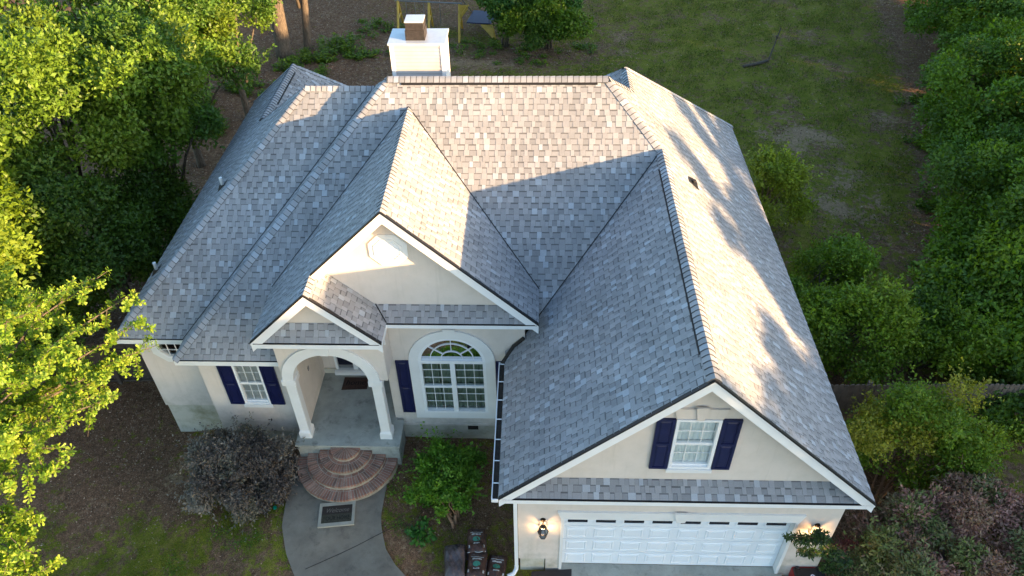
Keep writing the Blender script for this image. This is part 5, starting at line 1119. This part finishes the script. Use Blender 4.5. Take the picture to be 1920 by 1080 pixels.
# ---------------------------------------------------------------- leaf litter, grass blades and low ground cover
def scatter(name, mat, n, box, dens, seed, size, pal, kind, asp=.6):
    g = np.random.default_rng(seed); x0, x1, y0, y1 = box; x = g.uniform(x0, x1, n); y = g.uniform(y0, y1, n)
    gr, li, sa = cover(x, y); keep = g.random(n) < dens(gr, li, sa, x, y, g)
    inh = ((x > -9.9) & (x < 6.85) & (y > ylw) & (y < 14)) | ((x > 0) & (x < 6.85) & (y > 0) & (y < 5)) | ((x > -8.05) & (x < .1) & (y > ymw) & (y < 5))
    keep &= ~inh; keep &= ~((x > -5.9) & (x < -2.0) & (y > -3.5) & (y < 2.75) & (x < np.interp(y, [-.4,.3,.9,1.7,2.7],[-2.55,-3.2,-3.4,-3.45,-3.2]))); keep &= ~((x > .1) & (x < 7.1) & (y < .1))
    x, y = x[keep], y[keep]; n = len(x); P = np.stack([x, y, ground_z(x, y)+.012*smooth_noise(x, y, 3, 9)], 1); L = size*g.uniform(.5, 1.4, n); pal = np.array(pal)
    if kind == 'litter':
        D = unit(np.concatenate([g.normal(size=(n, 2)), g.normal(0, .25, (n, 1))], 1)); Nn = unit(np.array([0, 0, 1])+g.normal(0, .35, (n, 3))); P[:, 2] += g.uniform(.008, .03, n)
    else:
        D = unit(np.concatenate([g.normal(0, .55, (n, 2)), np.ones((n, 1))], 1)); Nn = unit(g.normal(size=(n, 3)))
    Nn = unit(Nn-D*(Nn*D).sum(1, keepdims=True)); co = leaf_quads(P, D, Nn, L, L*asp, .05)
    o = quads_object(name, co, pal[g.choice(len(pal), n)]*g.uniform(.6, 1.35, (n, 1)), mat)
    tag(o, kind='stuff'); return o
LP = [(.20,.115,.07),(.15,.09,.055),(.26,.165,.105),(.11,.07,.045),(.34,.25,.17)]
tag(scatter('leaf_litter', 'leaf_litter', 90000, (-14,13.5,-1.2,8), lambda g_, l, s, x, y, g: l*.65+s*.12+.05, 1, .045, LP, 'litter'), 'brown fallen leaves on the beds round the house', 'leaf litter')
tag(scatter('leaf_litter', 'leaf_litter', 110000, (-16,24,8,38), lambda g_, l, s, x, y, g: l*.8+s*.15+.03, 2, .085, LP, 'litter'), 'brown fallen leaves under the hedge and the rear woods', 'leaf litter')
GP_ = [(.095,.145,.014),(.14,.185,.022),(.075,.12,.014),(.21,.19,.06)]
tag(scatter('lawn_grass', 'grass_blades', 150000, (-13,0.5,-1.4,2.6), lambda g_, l, s, x, y, g: np.clip(g_*1.35-.25, 0, 1)*(.5+.5*smooth_noise(x, y, 5, 4)), 3, .05, GP_, 'grass', .16), 'patchy green grass of the front lawn', 'grass')
tag(scatter('lawn_grass', 'grass_blades', 260000, (-8,20,13,38), lambda g_, l, s, x, y, g: np.clip(g_*1.3-.2, 0, 1)*(.6+.5*smooth_noise(x, y, 3, 5)), 4, .09, GP_, 'grass', .3), 'worn green grass of the back lawn', 'grass')
def weeds(spots, seed, name, label, leaf=.10):
    g = np.random.default_rng(seed); Ps = []
    for x, y, r_, h, n in spots:
        k = g.choice(max(3, n//60)); c = g.normal(0, .45, (max(3, n//60), 2)); ii = g.choice(len(c), n); xy = np.array([x, y])+c[ii]*r_+g.normal(0, .12, (n, 2)); z = ground_z(xy[:, 0], xy[:, 1])+g.random(n)*h*(.4+.6*(ii % 3)/2); Ps.append(np.column_stack([xy, z]))
    P = np.concatenate(Ps); n = len(P); D = unit(np.concatenate([g.normal(size=(n, 2)), g.uniform(-.2, .6, (n, 1))], 1)); Nn = unit(np.array([0, 0, 1])+g.normal(0, .4, (n, 3))); Nn = unit(Nn-D*(Nn*D).sum(1, keepdims=True)); L = leaf*g.uniform(.6, 1.3, n)
    return tag(quads_object(name, leaf_quads(P, D, Nn, L, L*.6, .05), np.array(G2)[g.choice(4, n)]*g.uniform(.7, 1.3, (n, 1)), 'leaf_green'), label, 'ground cover', kind='stuff')
weeds([(-14.2,25.5,1.0,.5,1500),(-15.2,27.5,1.4,.6,1800),(-12.5,27.8,.8,.5,1200),(-11.2,28.8,1.0,.5,1500),(-10.4,30.2,1.3,.6,1800),(-11,26.6,1.0,.4,900),(-12.6,25.0,.8,.3,600),(-9.0,29.0,1.2,.3,900),(-16.5,23.5,1.5,.6,1500),(-8.5,32.5,1.5,.4,900),(-14.2,21.5,.8,.4,700)], 5, 'woodland_undergrowth', 'green weeds and seedlings on the woods floor round the bare trunks', .15)
weeds([(-3,30.0,1.6,.25,900),(0,29.2,2.0,.2,900),(3,30,1,.2,400),(18.2,24,.8,.5,700),(17,20,.7,.5,700),(15.6,15.5,.7,.5,700),(14.5,11.5,.8,.5,700),(21.5,33,.9,.5,700),(12.2,4.1,.5,.2,250)], 6, 'edge_weeds', 'low weeds fringing the hedge and the far bushes', .13)
weeds([(-6.2,1.7,.25,.08,160),(-6.6,.4,.5,.05,260),(-8.2,-.1,.5,.05,260),(-7.5,.9,.4,.06,160),(-3.15,1.9,.15,.1,110),(-3.0,1.0,.3,.05,200),(-4.0,2.28,.06,.05,40),(-3.75,2.05,.05,.06,30),(7.6,.6,.4,.1,160),(-.3,1.9,.3,.2,300),(-2.0,3.0,.3,.2,260)], 7, 'bed_weeds', 'small weeds in the front beds and between the step bricks', .045)
